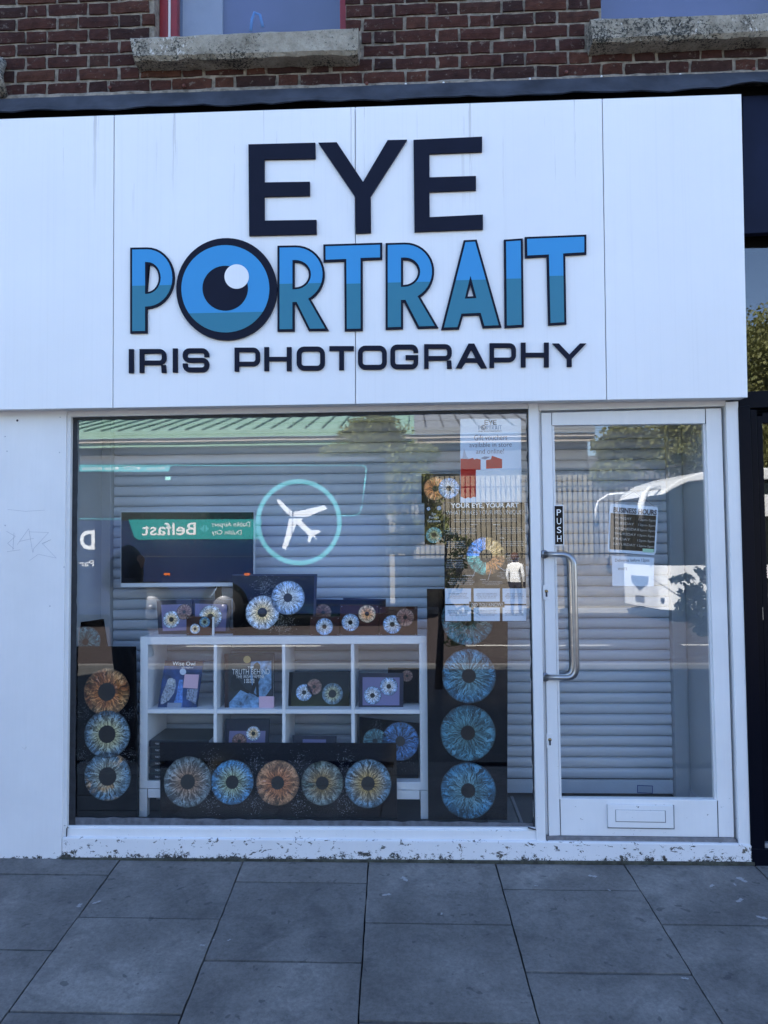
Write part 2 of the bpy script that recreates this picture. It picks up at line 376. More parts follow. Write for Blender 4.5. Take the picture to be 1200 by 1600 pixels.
I_ = dict(
 brown=irismat('iris_print_brown', (.42, .13, .025), (.36, .19, .08), (.20, .06, .015), .37),
 bluegreen=irismat('iris_print_blue_green', (.38, .36, .20), (.12, .20, .27), None, .36),
 bluegold=irismat('iris_print_blue_gold', (.32, .34, .28), (.11, .20, .28), (.34, .20, .09), .37),
 greybrown=irismat('iris_print_grey_brown', (.26, .15, .09), (.17, .21, .23), None, .29),
 azure=irismat('iris_print_azure', (.28, .32, .20), (.07, .22, .40), None, .29),
 copper=irismat('iris_print_copper', (.34, .11, .035), (.36, .18, .09), None, .29),
 olive=irismat('iris_print_olive', (.24, .15, .05), (.14, .18, .18), (.10, .14, .12), .29),
 hazelblue=irismat('iris_print_hazel_blue', (.38, .24, .07), (.11, .20, .28), None, .28),
 steel=irismat('iris_print_steel_blue', (.05, .13, .15), (.05, .17, .24), None, .25, fine=1.3),
 steelb=irismat('iris_print_pale_blue', (.09, .19, .22), (.04, .16, .27), None, .25, fine=1.3),
 ice=irismat('iris_print_ice', (.40, .40, .40), (.20, .29, .44), None, .25, fine=1.2, bright=1.5),
 icegold=irismat('iris_print_ice_gold', (.60, .42, .20), (.34, .40, .50), None, .27, fine=1.2, bright=1.5),
 rust=irismat('iris_print_rust', (.50, .20, .06), (.52, .38, .26), None, .24, bright=1.4),
 pinkb=irismat('iris_print_rose_brown', (.22, .09, .07), (.30, .17, .14), None, .22),
 deepblue=irismat('iris_print_deep_blue', (.03, .10, .24), (.04, .17, .42), None, .25, fine=.8),
 teal=irismat('iris_print_teal', (.30, .28, .12), (.10, .32, .34), None, .30),
 tealdark=irismat('iris_print_dark_teal', (.04, .12, .14), (.06, .20, .25), None, .2, fine=.8),
 orange=irismat('iris_print_orange', (.50, .16, .04), (.55, .22, .07), None, .25, bright=1.2),
 four=irismat('iris_print_four_colours', (.3, .3, .3), (.4, .4, .4), None, .33, quarter=((.10, .34, .28), (.14, .30, .62), (.50, .20, .06), (.52, .30, .10)), bright=1.3),
)
DISC = None
def discmesh():
    global DISC
    if DISC: return DISC
    V = [(0, 0, 0)]; n = 48
    for k in range(n):
        rr = 1 + random.uniform(-.012, .012); V.append((cos(2*pi*k/n)*rr, sin(2*pi*k/n)*rr, 0))
    V += [(v[0], v[1], -.02) for v in V[1:]]
    F = [(0, 1+k, 1+(k+1) % n) for k in range(n)] + [(1+k, 1+n+k, 1+n+(k+1) % n, 1+(k+1) % n) for k in range(n)]
    DISC = (V, F); return DISC
def iris(pl, px, py, r, mat, parent, e=.0015, ry=None):
    V, F = discmesh(); key = 'iris_'+mat.name
    me = bpy.data.meshes.get(key)
    if not me:
        me = bpy.data.meshes.new(key); me.from_pydata(V, [], F); me.materials.append(mat)
    o = bpy.data.objects.new('printed_iris', me); link(o)
    u, v = pl.uv(px, py); R = r*pl.scale(px, py)
    mw = Matrix((pl.x, pl.z, pl.n)).transposed().to_4x4() @ Matrix.Diagonal((R, R*(ry/r if ry else 1), R, 1)); mw.translation = pl.p(u, v, e)
    o.parent = parent; o.matrix_parent_inverse = parent.matrix_world.inverted(); o.matrix_world = mw
    return o
def dust(pl, px, py, rx, ry, n, mat, parent, size=.0022, e=.002):
    V = []; F = []
    for i in range(n):
        u, v = pl.uv(px+random.gauss(0, rx), py+random.gauss(0, ry)); s = size*random.uniform(.3, 1); a = random.uniform(0, 6.28)
        k = len(V)
        for j in range(3): V.append(pl.p(u+cos(a+j*2.1)*s, v+sin(a+j*2.1)*s, e))
        F.append((k, k+1, k+2))
    o = meshobj('printed_dust', V, F, mat, parent); o['kind'] = 'stuff'; return o
M_['dust'] = flat('pale_dust_print', (.30, .33, .38), .5)
def leanplane(tl, tr, bl, Yt, Yb):
    a = at(*tl, Yt); b = at(*tr, Yt); c = at(*bl, Yb)
    return Plane(c, (b-a), (a-c))
# ================================================================== STRUCTURE
# ---- pavement: falls towards the road
SL = 0.075
def gz(y):   # ground height at world y (street side is negative)
    d = -y
    if d <= 4.2: return -SL*max(d, -1)
    return -SL*4.2 - .015*(min(d, 8.0)-4.2)
pave = meshobj('pavement', [(-45, .02, -.030), (45, .02, -.030), (45, -4.2, gz(-4.2)-.03), (-45, -4.2, gz(-4.2)-.03), (45, -8.0, gz(-8)-.03), (-45, -8.0, gz(-8)-.03)],
               [(0, 1, 2, 3), (3, 2, 4, 5)], M_['joint']); pave['kind'] = 'structure'
def slab(x0, x1, y0, y1):
    g = .003; V = []; ox = random.uniform(-.001, .001); dz = random.uniform(-.0015, .0015); tl = random.uniform(-.0015, .0015)
    def sk(x, y): return x - .030*y      # the joints run a little askew to the shop
    gy = .0055; c = [(x0+g, y0-gy), (x1-g, y0-gy), (x1-g, y1+gy), (x0+g, y1+gy)]
    cc = []
    for i in range(4):
        (ax, ay), (bx, by_) = c[i], c[(i+1) % 4]; L_ = hypot(bx-ax, by_-ay); k_ = max(1, int(L_/.05))
        for q_ in range(k_): t_ = q_/k_; jt = 0 if q_ == 0 else 1; cc.append((ax+(bx-ax)*t_+jt*random.uniform(-.0016, .0016), ay+(by_-ay)*t_+jt*random.uniform(-.0016, .0016)))
    top = [Vector((sk(x, y), y, gz(y)+dz+tl*(x-x0))) for x, y in cc]
    prism('slab', top, [Vector((v.x, v.y, v.z-.028)) for v in top], M_['slab'], pave)
# columns (left edge x at the building line) with the y of their cross joints
W = .6155
xs = [-1.47 + W*k - .002 for k in range(-4, 11)]
firsts = {-2: -.40, -1: -.17, 0: -.56, 1: -.235, 2: -.56, 3: -.235, 4: -.56, 5: -.25, 6: -.5}
# measured: left of line1 joint at .17; 1-2: .50 ; 2-3: .21 ; 3-4: .52 ; 4-5: .24 ; right .50
fj = [.50, .2, .50, .16, .50, .205, .515, .245, .50, .22, .5, .24, .5, .2]
for k in range(14):
    y = .02; nx = -fj[k]
    if k in (0, 7): pass
    while y > -1.75:
        slab(xs[k], xs[k]+W, y, nx); y = nx; nx = y - .568
y0 = -1.7
m, nt_, b_ = nmat('concrete_flag_pavement'); b_.inputs['Roughness'].default_value = .8
br = nt_.nodes.new('ShaderNodeTexBrick'); br.inputs['Scale'].default_value = 1.0; br.inputs['Mortar Size'].default_value = .012
br.inputs['Brick Width'].default_value = .6; br.inputs['Row Height'].default_value = .6
br.inputs['Color1'].default_value = (.065, .063, .058, 1); br.inputs['Color2'].default_value = (.085, .082, .076, 1); br.inputs['Mortar'].default_value = (.10, .1, .1, 1)
nt_.links.new(pos(nt_), br.inputs[0]); nt_.links.new(br.outputs[0], b_.inputs['Base Color']); M_['flags'] = m
far = meshobj('pavement', [(-45, -2.1, gz(-2.1)+.002), (45, -2.1, gz(-2.1)+.002), (45, -4.2, gz(-4.2)+.002), (-45, -4.2, gz(-4.2)+.002), (45, -8, gz(-8)+.002), (-45, -8, gz(-8)+.002)],
              [(0, 1, 2, 3), (3, 2, 4, 5)], M_['flags']); far['kind'] = 'structure'
kerb = box('kerb', -45, 45, -8.15, -7.998, -.62, gz(-8)+.004, plain('granite_kerb', (.15, .14, .13), .8, var=.2, nscale=30)); kerb['kind'] = 'structure'
ROADZ = gz(-8) - .11
asph = plain('red_grey_asphalt', (.048, .037, .035), .85, var=.25, nscale=8, spec=.2)
road = meshobj('road', [(-80, -8.1, ROADZ), (80, -8.1, ROADZ), (80, -18.0, ROADZ), (-80, -18.0, ROADZ)], [(0, 1, 2, 3)], asph); road['kind'] = 'structure'
wl = flat('road_marking_paint', (.55, .53, .48), .7)
for (xa, xb) in ((-4.6, -1.9), (1.0, 3.8), (5.2, 9.0), (-12, -8)):
    o = meshobj('road_marking', [(xa, -10.9, ROADZ+.004), (xb, -10.9, ROADZ+.004), (xb, -11.05, ROADZ+.004), (xa, -11.05, ROADZ+.004)], [(0, 1, 2, 3)], wl); o['kind'] = 'structure'
o = meshobj('road_marking', [(-40, -8.6, ROADZ+.004), (40, -8.6, ROADZ+.004), (40, -8.72, ROADZ+.004), (-40, -8.72, ROADZ+.004)], [(0, 1, 2, 3)], flat('yellow_line_paint', (.62, .42, .08), .7)); o['kind'] = 'structure'
fp = meshobj('far_pavement', [(-80, -17.6, ROADZ+.12), (80, -17.6, ROADZ+.12), (80, -60, ROADZ+.12), (-80, -60, ROADZ+.12), (-80, -17.6, ROADZ), (80, -17.6, ROADZ)], [(0, 1, 2, 3), (0, 1, 5, 4)], plain('far_paving', (.30, .28, .25), .85, var=.2, nscale=2)); fp['kind'] = 'structure'
gr = meshobj('ground', [(-300, 60, -1.2), (300, 60, -1.2), (300, -300, -1.2), (-300, -300, -1.2)], [(0, 1, 2, 3)], plain('city_ground', (.12, .12, .11), .9)); gr['kind'] = 'structure'
# chewing-gum and paint spots seen on the slabs
vs = flat('pale_paint_splat', (.33, .335, .34), .8)
def splat(px, py, r, asp=.55):
    d = ray(px, py); t = (SL*CAM.y - CAM.z)/(d.z - SL*d.y); q = CAM + d*t   # ground plane z = SL*y
    n = 30; V = [Vector((q.x, q.y, SL*q.y+.0035))]
    for k in range(n):
        a = 2*pi*k/n; rr = r*(.75+.4*sin(a*2+px)+random.uniform(-.35, .35)); x = q.x+cos(a)*rr; y = q.y+sin(a)*rr*asp*1.5
        V.append(Vector((x, y, SL*y+.0035)))
    meshobj('paint_splat', V, [(0, 1+k, 1+(k+1) % n) for k in range(n)], vs, pave)
for a in ((124, 1416, .018), (151, 1411, .016), (632, 1374, .022), (926, 1370, .018), (1160, 1376, .024), (1112, 1385, .014), (1156, 1408, .018), (316, 1478, .010), (1148, 1383, .010),
          (1190, 1435, .02), (604, 1399, .018), (1070, 1530, .012), (690, 1429, .008), (838, 1385, .007), (952, 1392, .007), (333, 1470, .006), (358, 1470, .008)): splat(*a)

# ---- brick building over the shop
BY = .030
bld = empty('brick_building', 'dark red brick upper storey with grey mortar above the white shop sign', 'building', (0, .2, 2.8))
XL, XR = -9.0, 9.5
TOP = 8.9
# window openings (metric, from measured edges)
def oq(px, py): q = at(px, py, BY); return q.x, q.z
w1x0 = oq(240, 20)[0]; w1x1 = oq(540, 20)[0]; w1z = at(380, 52, BY).z - .03
w2x0 = oq(940, 12)[0]; w2x1 = w2x0 + (w1x1-w1x0); w2z = at(1060, 24, BY).z - .03
WT = w1z + 1.45
fz = at(600, 150, BY).z - .05
# wall body (mortar colour shows in the joints) built round the openings
def wallbox(x0, x1, z0, z1, nm='wall'): return box(nm, x0, x1, BY+.010, .34, z0, z1, M_['mortar'], bld)
bt, nb_, bb_ = nmat('brick_courses'); bb_.inputs['Roughness'].default_value = .9
bk = nb_.nodes.new('ShaderNodeTexBrick'); bk.inputs['Scale'].default_value = 1.0; bk.inputs['Brick Width'].default_value = .22; bk.inputs['Row Height'].default_value = .0709; bk.inputs['Mortar Size'].default_value = .006
bk.inputs['Color1'].default_value = (.062, .026, .022, 1); bk.inputs['Color2'].default_value = (.10, .040, .028, 1); bk.inputs['Mortar'].default_value = (.215, .19, .16, 1)
mp_ = nb_.nodes.new('ShaderNodeMapping'); mp_.inputs['Rotation'].default_value = (pi/2, 0, 0); nb_.links.new(pos(nb_), mp_.inputs[0]); nb_.links.new(mp_.outputs[0], bk.inputs[0]); nb_.links.new(bk.outputs[0], bb_.inputs['Base Color'])
BE = 2.75
wallbox(-BE, w1x0, fz, WT); wallbox(w1x1, w2x0, fz, WT)
box('wall', XL, -BE-.001, BY-.001, .34, fz, WT, bt, bld); box('wall', w2x1, XR, BY-.001, .34, fz, WT, bt, bld)
q1 = at(-110, 1000, 0).x - .004
box('ground_floor_wall', XL, q1, .0, .34, -.3, fz, plain('grey_rendered_wall', (.30, .30, .31), .85, var=.15, nscale=3), bld)
wallbox(w1x0, w1x1, fz, w1z); wallbox(w2x0, w2x1, fz, w2z)
box('wall', XL, XR, BY-.002, .34, WT+.0, TOP, bt, bld)
box('roof', XL, XR, BY, 9.0, TOP, TOP+.15, plain('slate_roof', (.06, .065, .07), .6), bld)
box('back_wall', XL, XR, 8.8, 9.0, -.2, TOP, M_['mortar'], bld)
box('side_wall', XL-.2, XL, .34, 8.8, -.2, TOP, M_['mortar'], bld); box('side_wall', XR, XR+.2, .34, 8.8, -.2, TOP, M_['mortar'], bld)
# bricks: Flemish bond, header centred on the stretcher below
BZ0 = at(150, 143, BY).z; CH = .0709; PAIR = .3335; X0 = at(80/3., 60, BY).x
SXL = .205; HXL = PAIR - SXL - .030
sill1 = [at(203, 58, -.06), at(560, 42, -.06)]; sill2 = [at(923, 28, -.06), at(1300, 14, -.06)]
brick_cache = []
def brick(x0, x1, z):
    h = CH - .0145
    key = 0 if x1-x0 > .15 else 1
    j = lambda a: random.uniform(-a, a)
    z0 = z + j(.0015); z1 = z0 + h + j(.002); yf = BY - .001 + j(.003); x0 += j(.003); x1 += j(.003)
    n = 4 if key == 0 else 2
    V = []; 
    for r_ in range(3):
        for i in range(n+1):
            e = (r_ in (0, 2)); s_ = (i in (0, n))
            V.append((x0+(x1-x0)*i/n + (j(.003)), yf + (.004 if (e or s_) else 0) + j(.0022), z0+(z1-z0)*r_/2 + j(.0026)))
    m_ = n+1; F = [(a*m_+i, a*m_+i+1, (a+1)*m_+i+1, (a+1)*m_+i) for a in range(2) for i in range(n)]
    base = len(V); ring = [0*m_+i for i in range(m_)] + [m_+n, 2*m_+n] + [2*m_+i for i in range(n-1, -1, -1)] + [m_]
    for k in ring: V.append((V[k][0], BY+.02, V[k][2]))
    L = len(ring); F += [(ring[k], ring[(k+1) % L], base+(k+1) % L, base+k) for k in range(L)]
    meshobj('brick', V, F, M_['brick'], bld)
row = 0
for rrow in range(0, 12):
    z = BZ0 + CH*rrow - .002
    xs_ = X0 - PAIR*6 + (0 if rrow % 2 else PAIR/2 + .0)
    x = xs_
    while x < 3.6:
        for L in (SXL, HXL):
            a, b2 = x, x+L; x = b2 + .015
            if b2 < -BE+.05 or b2 > w2x1: continue
            segs = [(a, b2)]
            for (ox0, ox1, oz) in ((w1x0, w1x1, w1z), (w2x0, w2x1, w2z)):
                if z + CH*.5 > oz:
                    ns = []
                    for (p_, q_) in segs:
                        if q_ <= ox0 or p_ >= ox1: ns.append((p_, q_)); continue
                        if p_ < ox0-.05: ns.append((p_, ox0))
                        if q_ > ox1+.05: ns.append((ox1, q_))
                    segs = ns
            for (p_, q_) in segs:
                ok = True
                for sl_ in (sill1, sill2):
                    if z > sl_[0].z - .135 and z < sl_[0].z + .02 and q_ > sl_[0].x - .012 and p_ < sl_[1].x + .012:
                        # half hidden behind the sill end: trim
                        if p_ < sl_[0].x - .05: q_ = sl_[0].x - .012
                        elif q_ > sl_[1].x + .05: p_ = sl_[1].x + .012
                        else: ok = False
                if ok: brick(p_, q_, z)
# reveals, windows, sills of the first floor
def upwin(x0, x1, z0, lbl, wide_left):
    wn = empty('window', None, None, ((x0+x1)/2, .1, z0)); wn.parent = bld; wn.matrix_parent_inverse = bld.matrix_world.inverted()
    fy = .115
    if wide_left:
        box('frame', x0+.001, x0+.044, fy, fy+.06, z0, WT, M_['redpaint'], wn, .003)
        box('frame', x0+.045, x0+.058, fy+.012, fy+.06, z0, WT, M_['white'], wn)
        box('frame', x0+.060, x0+.093, fy+.004, fy+.06, z0, WT, M_['redpaint'], wn, .003)
        g0 = x0+.095
    else:
        box('frame', x0+.001, x0+.012, fy, fy+.06, z0, WT, M_['redpaint'], wn, .003); g0 = x0+.013
    box('frame', x1-.038, x1-.001, fy, fy+.06, z0, WT, M_['redpaint'], wn, .003)
    box('frame', g0, x1-.039, fy+.003, fy+.06, WT-.06, WT, M_['redpaint'], wn)
    box('pane', g0, x1-.039, fy+.03, fy+.036, z0, WT-.06, M_['glass'], wn)
    box('blind', g0-.02, x1-.03, fy+.12, fy+.13, z0, WT, plain('blue_lining', (.055, .065, .17), .8, var=.15, nscale=2), wn)
    return wn
wA = upwin(w1x0, w1x1, w1z, '', True); wB = upwin(w2x0, w2x1, w2z, '', False)
box('curtain', w1x0+.10, w1x0+.32, .20, .215, w1z, WT, plain('pale_blind_cloth', (.20, .22, .30), .8, var=.1), wA)
c0 = at(392, 48, .17); tube('blue_cable', [c0, c0+Vector((.005, 0, .06)), c0+Vector((.02, 0, .10)), c0+Vector((.05, 0, .085)), c0+Vector((.065, 0, .02))], .008, flat('blue_plastic', (.02, .16, .5), .4), wA)
def sill(tl, tr, bl, br_, nm):
    a = at(*tl, -.065); b = at(*tr, -.065); c = at(*bl, -.065); d = at(*br_, -.065)
    N = 26; V = []; F = []; rows = 5
    for i in range(N+1):
        t = i/N; top = a.lerp(b, t); bot = c.lerp(d, t)
        jj = lambda s: random.uniform(-s, s)
        pr = [Vector((top.x, .10, top.z+.010)), Vector((top.x, -.055+jj(.003), top.z+jj(.002))), Vector((top.x+jj(.001), -.068+jj(.003), top.z-.012+jj(.002))),
              Vector((bot.x, -.066+jj(.003), bot.z+.008)), Vector((bot.x, -.050+jj(.004), bot.z-.008+jj(.006))), Vector((bot.x, .05, bot.z-.012+jj(.004)))]
        V += pr
    k = 6
    for i in range(N):
        for r_ in range(k-1): F.append((i*k+r_, (i+1)*k+r_, (i+1)*k+r_+1, i*k+r_+1))
        F.append((i*k+k-1, (i+1)*k+k-1, (i+1)*k, i*k))
    F.append(tuple(range(k))); F.append(tuple(N*k+r_ for r_ in range(k)))
    meshobj('window_sill', V, F, M_['stone'], bld, smooth=False)
sill((203, 58), (560, 42), (208, 90), (559, 80), 'a'); sill((923, 28), (1290, 16), (926, 63), (1290, 47), 'b')
# mortar fillet and lead flashing over the sign
N = 90; V = []; F = []
xa, xb = -2.6, 2.6
for i in range(N+1):
    t = i/N; x = xa+(xb-xa)*t
    px = 600 + FPX*(x/3.7)
    zt = at(600, 137, BY).z + (x)*.002; wv = .004*sin(x*9.1)+.004*sin(x*23+1)+random.uniform(-.0025, .0025)
    zb = at(600, 158, -.07).z + wv
    if x > 1.55: zb += .022*abs(sin((x-1.5)*7))
    V += [Vector((x, BY-.002, zt+.004*sin(x*3))), Vector((x, -.02+random.uniform(-.002, .002), zt-.018)), Vector((x, -.078+random.uniform(-.003, .003), zb+.022)), Vector((x, -.088+random.uniform(-.004, .002), zb)), Vector((x, -.080, zb-.001)), Vector((x, BY-.004, zt-.03))]
for i in range(N):
    for r_ in range(5): F.append((i*6+r_, (i+1)*6+r_, (i+1)*6+r_+1, i*6+r_+1))
meshobj('lead_flashing', V, F, M_['lead'], bld, smooth=False)
V = []; F = []
for i in range(N+1):
    x = xa+(xb-xa)*i/N; zt = at(600, 137, BY).z
    V += [(x, BY+.004, zt+.030+random.uniform(-.005, .005)), (x, BY-.008, zt+.02), (x, BY-.012, zt+random.uniform(-.004, .004)), (x, BY+.01, zt-.02)]
for i in range(N):
    for r_ in range(3): F.append((i*4+r_, (i+1)*4+r_, (i+1)*4+r_+1, i*4+r_+1))
meshobj('mortar_fillet', V, F, M_['mortar'], bld)
box('lintel_board', XL, XR, .005, .03, fz-.55, at(600, 150, 0).z-.01, M_['blackgap'], bld)
for px, py in ((287, 133), (573, 130), (885, 112), (1178, 107), (171, 136)):
    q = at(px, py, BY-.012); tube('wall_plug', [q, q+Vector((0, .01, 0))], .009, plain('rusty_plug', (.12, .04, .03), .8), bld, 10)
for px, py in ((634, 131), (693, 129), (828, 123), (940, 119), (1063, 116)):
    q = at(px, py, BY-.014); tube('clip', [q, q+Vector((0, .012, 0))], .0055, flat('white_clip', (.7, .7, .7), .5), bld, 8)
# old pipe bracket at the left edge
q = at(-2, 122, -.03); tube('pipe_bracket', [q+Vector((-.02, .05, .12)), q+Vector((-.01, 0, .03)), q+Vector((0, -.01, -.02)), q+Vector((-.01, .05, -.06))], .03, M_['stone'], bld, 10)

# ---- shop sign (fascia)
sg = empty('shop_sign', 'wide white EYE PORTRAIT IRIS PHOTOGRAPHY fascia sign over the shopfront', 'sign', (0, -.1, 2.2))
FY = -.10
def ftop(x): return 186 - 39*x/1158
def fbot(x): return 640 - 19.2*x/1168
seams = [(-110, -108), (178.3, 176.3), (555, 555.5), (941, 948), (1158.3, 1168.3)]
for (a0, a1), (b0, b1) in zip(seams[:-1], seams[1:]):
    g = .7; gl_ = 0 if a0 < 0 else g; gr_ = 0 if b0 > 1100 else g
    pq('sign_panel', [(a0+gl_, ftop(a0)), (b0-gr_, ftop(b0)), (b1-gr_, fbot(b1)), (a1+gl_, fbot(a1))], FY, FY+.018, M_['sign'], sg, .0012)
# carcass behind the panels, with the soffit seen from below
pq('sign_box', [(-110, ftop(-110)+1.2), (1157.6, ftop(1158)+1.2), (1167.4, fbot(1168)-.6), (-108, fbot(-108)-.6)], FY+.0185, -.002, M_['white'], sg)
FS = FP(FY)
navy, blue = M_['navy'], M_['blue']
def uvl(pts): return [FS.uv(x, y) for x, y in pts]
T1 = .012
glyphs = []     # (loops in px, kind) kept for the small printed logo too
def letter(nm, loops, mat=None, e=.001, th=T1, off=0.0, origin=None, parent=None):
    lp = [uvl(l) for l in loops]; org = origin or lp[0][0]
    return outline(nm, lp, FS, e, th, mat or navy, parent or sg, off, org)
E1 = [(389, 227.6), (493.3, 225), (493.5, 249.5), (414, 251), (414, 286.8), (484.6, 285.8), (484.8, 307.3), (414, 309), (414.2, 346.3), (495, 345.2), (495.2, 367.3), (390.2, 369.8)]
Yl = [(498, 225), (526.5, 224.3), (567.5, 286), (605.8, 221), (636, 220.3), (579.5, 308.5), (580, 365), (556.2, 366.2), (555.3, 309)]
E2 = [(646, 220.6), (753, 215.6), (753, 239), (671, 242.2), (671, 279), (743.4, 276.8), (743.5, 298.8), (671, 301.5), (671.3, 341), (754.3, 337), (754.3, 359.8), (647.6, 363.8)]
for g in (E1, Yl, E2): letter('letter', [g]); glyphs.append(('n', [g]))
def arc(cx, cy, rx, ry, a0, a1, n=14):   # degrees, screen sense (y down)
    return [(cx+rx*cos(radians(a0+(a1-a0)*i/n)), cy+ry*sin(radians(a0+(a1-a0)*i/n))) for i in range(n+1)]
def Pglyph(x, y, w, h, st, bowl, leg=False, tilt=0.0):
    """filled P or R: stem at x, top at y, bowl height, optional leg"""
    r = bowl/2.0; rx = min(r, w-st-3)
    out = [(x, y), (x+w-rx, y)] + arc(x+w-rx, y+r, rx, r, -90, 90, 18)
    ir = r - st*.92
    if leg:
        a = [(x+w-r*.45, y+bowl-2)]
        out = [(x, y), (x+w-rx, y)] + arc(x+w-rx, y+r, rx, r, -90, 62, 16) + [(x+w*1.06, y+h), (x+w*1.06-st*1.18, y+h), (x+st+w*.10, y+bowl), (x+st, y+bowl), (x+st, y+h), (x, y+h)]
    else:
        out += [(x+st, y+bowl), (x+st, y+h), (x, y+h)]
    hole = [(x+st, y+st*.98), (x+w-rx, y+st*.98)] + arc(x+w-rx, y+r, rx-st*.9, r-st*.98, -90, 90, 14) + [(x+st, y+bowl-st*.98)]
    sh = lambda l: [(px, py + (px-x)*tilt) for px, py in l]
    return [sh(out), sh(hole)]
OFF = .0108
def duo(loops, split, nm='letter'):
    """dark backing letter with a blue over teal face"""
    px0 = loops[0][0]; org = (FS.uv(*px0)[0], FS.uv(px0[0], split)[1])
    b_ = letter(nm, loops, navy, .001, .010, OFF, org)
    f_ = letter('letter_face', loops, blue, .0112, .0015, 0.0, org, b_)
    glyphs.append(('b', loops)); return b_
tl_ = -.016
P1 = Pglyph(208, 391.5, 62.5, 127, 20, 89, False, tl_); duo(P1, 448)
R1 = Pglyph(437.5, 388.5, 67, 127, 20, 85, True, tl_); duo(R1, 445)
R2 = Pglyph(606, 384.5, 69, 128, 20.5, 86, True, -.03); duo(R2, 443)
Tg = [(509, 386.5), (594, 384), (594, 403.5), (563.5, 404.5), (563.7, 514.5), (542.3, 515), (541.5, 406), (509.3, 407.3)]; duo([Tg], 445.5)
T2 = [(823, 375), (912, 371.5), (912, 395.5), (879, 397.5), (880.8, 504.5), (859.5, 505.8), (857, 399), (823.5, 400.8)]; duo([T2], 433.5)
Ig = [(790.3, 379), (813, 377.5), (814.5, 508.5), (791.5, 509.8)]; duo([Ig], 437)
Ag = [(727, 380), (742, 379.2), (778.8, 509.2), (756.5, 510.2), (750.8, 490), (720.8, 491.2), (714.5, 512.2), (693.5, 512.8)]
Ah = [(734.8, 432), (744.2, 467.2), (726, 468)]; duo([Ag, Ah], 439)
# the eye that stands for the O
eo = letter('letter', [arc(355.2, 453.3, 78.5, 79.5, 0, 354, 60)], navy, .0025, .0125)
cx, cy = 353.4, 453
sp_ = FS.uv(355, 490)[1]; ou = FS.uv(cx, cy)
letter('letter_face', [arc(cx, cy, 68.5, 68, 0, 354, 60)], blue, .0152, .0012, 0, (ou[0], sp_), eo)
letter('letter_face', [arc(353.3, 452.2, 35.4, 35, 0, 350, 48)], navy, .0166, .001, 0, None, eo)
letter('letter_face', [arc(371.2, 434.2, 19, 19, 0, 350, 40)], M_['sign'], .0178, .001, 0, None, eo)
# IRIS PHOTOGRAPHY : wide square strokes
def stroke(pts, wd, closed=False):
    """polyline -> outline loops with mitred corners (px space)"""
    n = len(pts); L = []; R_ = []
    for i in range(n):
        if closed: a, b, c = pts[i-1], pts[i], pts[(i+1) % n]
        else: a, b, c = pts[max(i-1, 0)], pts[i], pts[min(i+1, n-1)]
        d1 = Vector((b[0]-a[0], b[1]-a[1])); d2 = Vector((c[0]-b[0], c[1]-b[1]))
        if d1.length < 1e-6: d1 = d2
        if d2.length < 1e-6: d2 = d1
        d1.normalize(); d2.normalize(); n1 = Vector((-d1.y, d1.x)); n2 = Vector((-d2.y, d2.x)); m_ = (n1+n2)
        m_ = m_.normalized() if m_.length > 1e-6 else n1
        k = wd/2/max(.35, m_.dot(n1))
        L.append((b[0]+m_.x*k, b[1]+m_.y*k)); R_.append((b[0]-m_.x*k, b[1]-m_.y*k))
    return [L, R_] if closed else [L + R_[::-1]]
def rr(x0, y0, x1, y1, r):     # rounded rectangle path
    return arc(x1-r, y0+r, r, r, -90, 0, 5) + arc(x1-r, y1-r, r, r, 0, 90, 5) + arc(x0+r, y1-r, r, r, 90, 180, 5) + arc(x0+r, y0+r, r, r, 180, 270, 5)
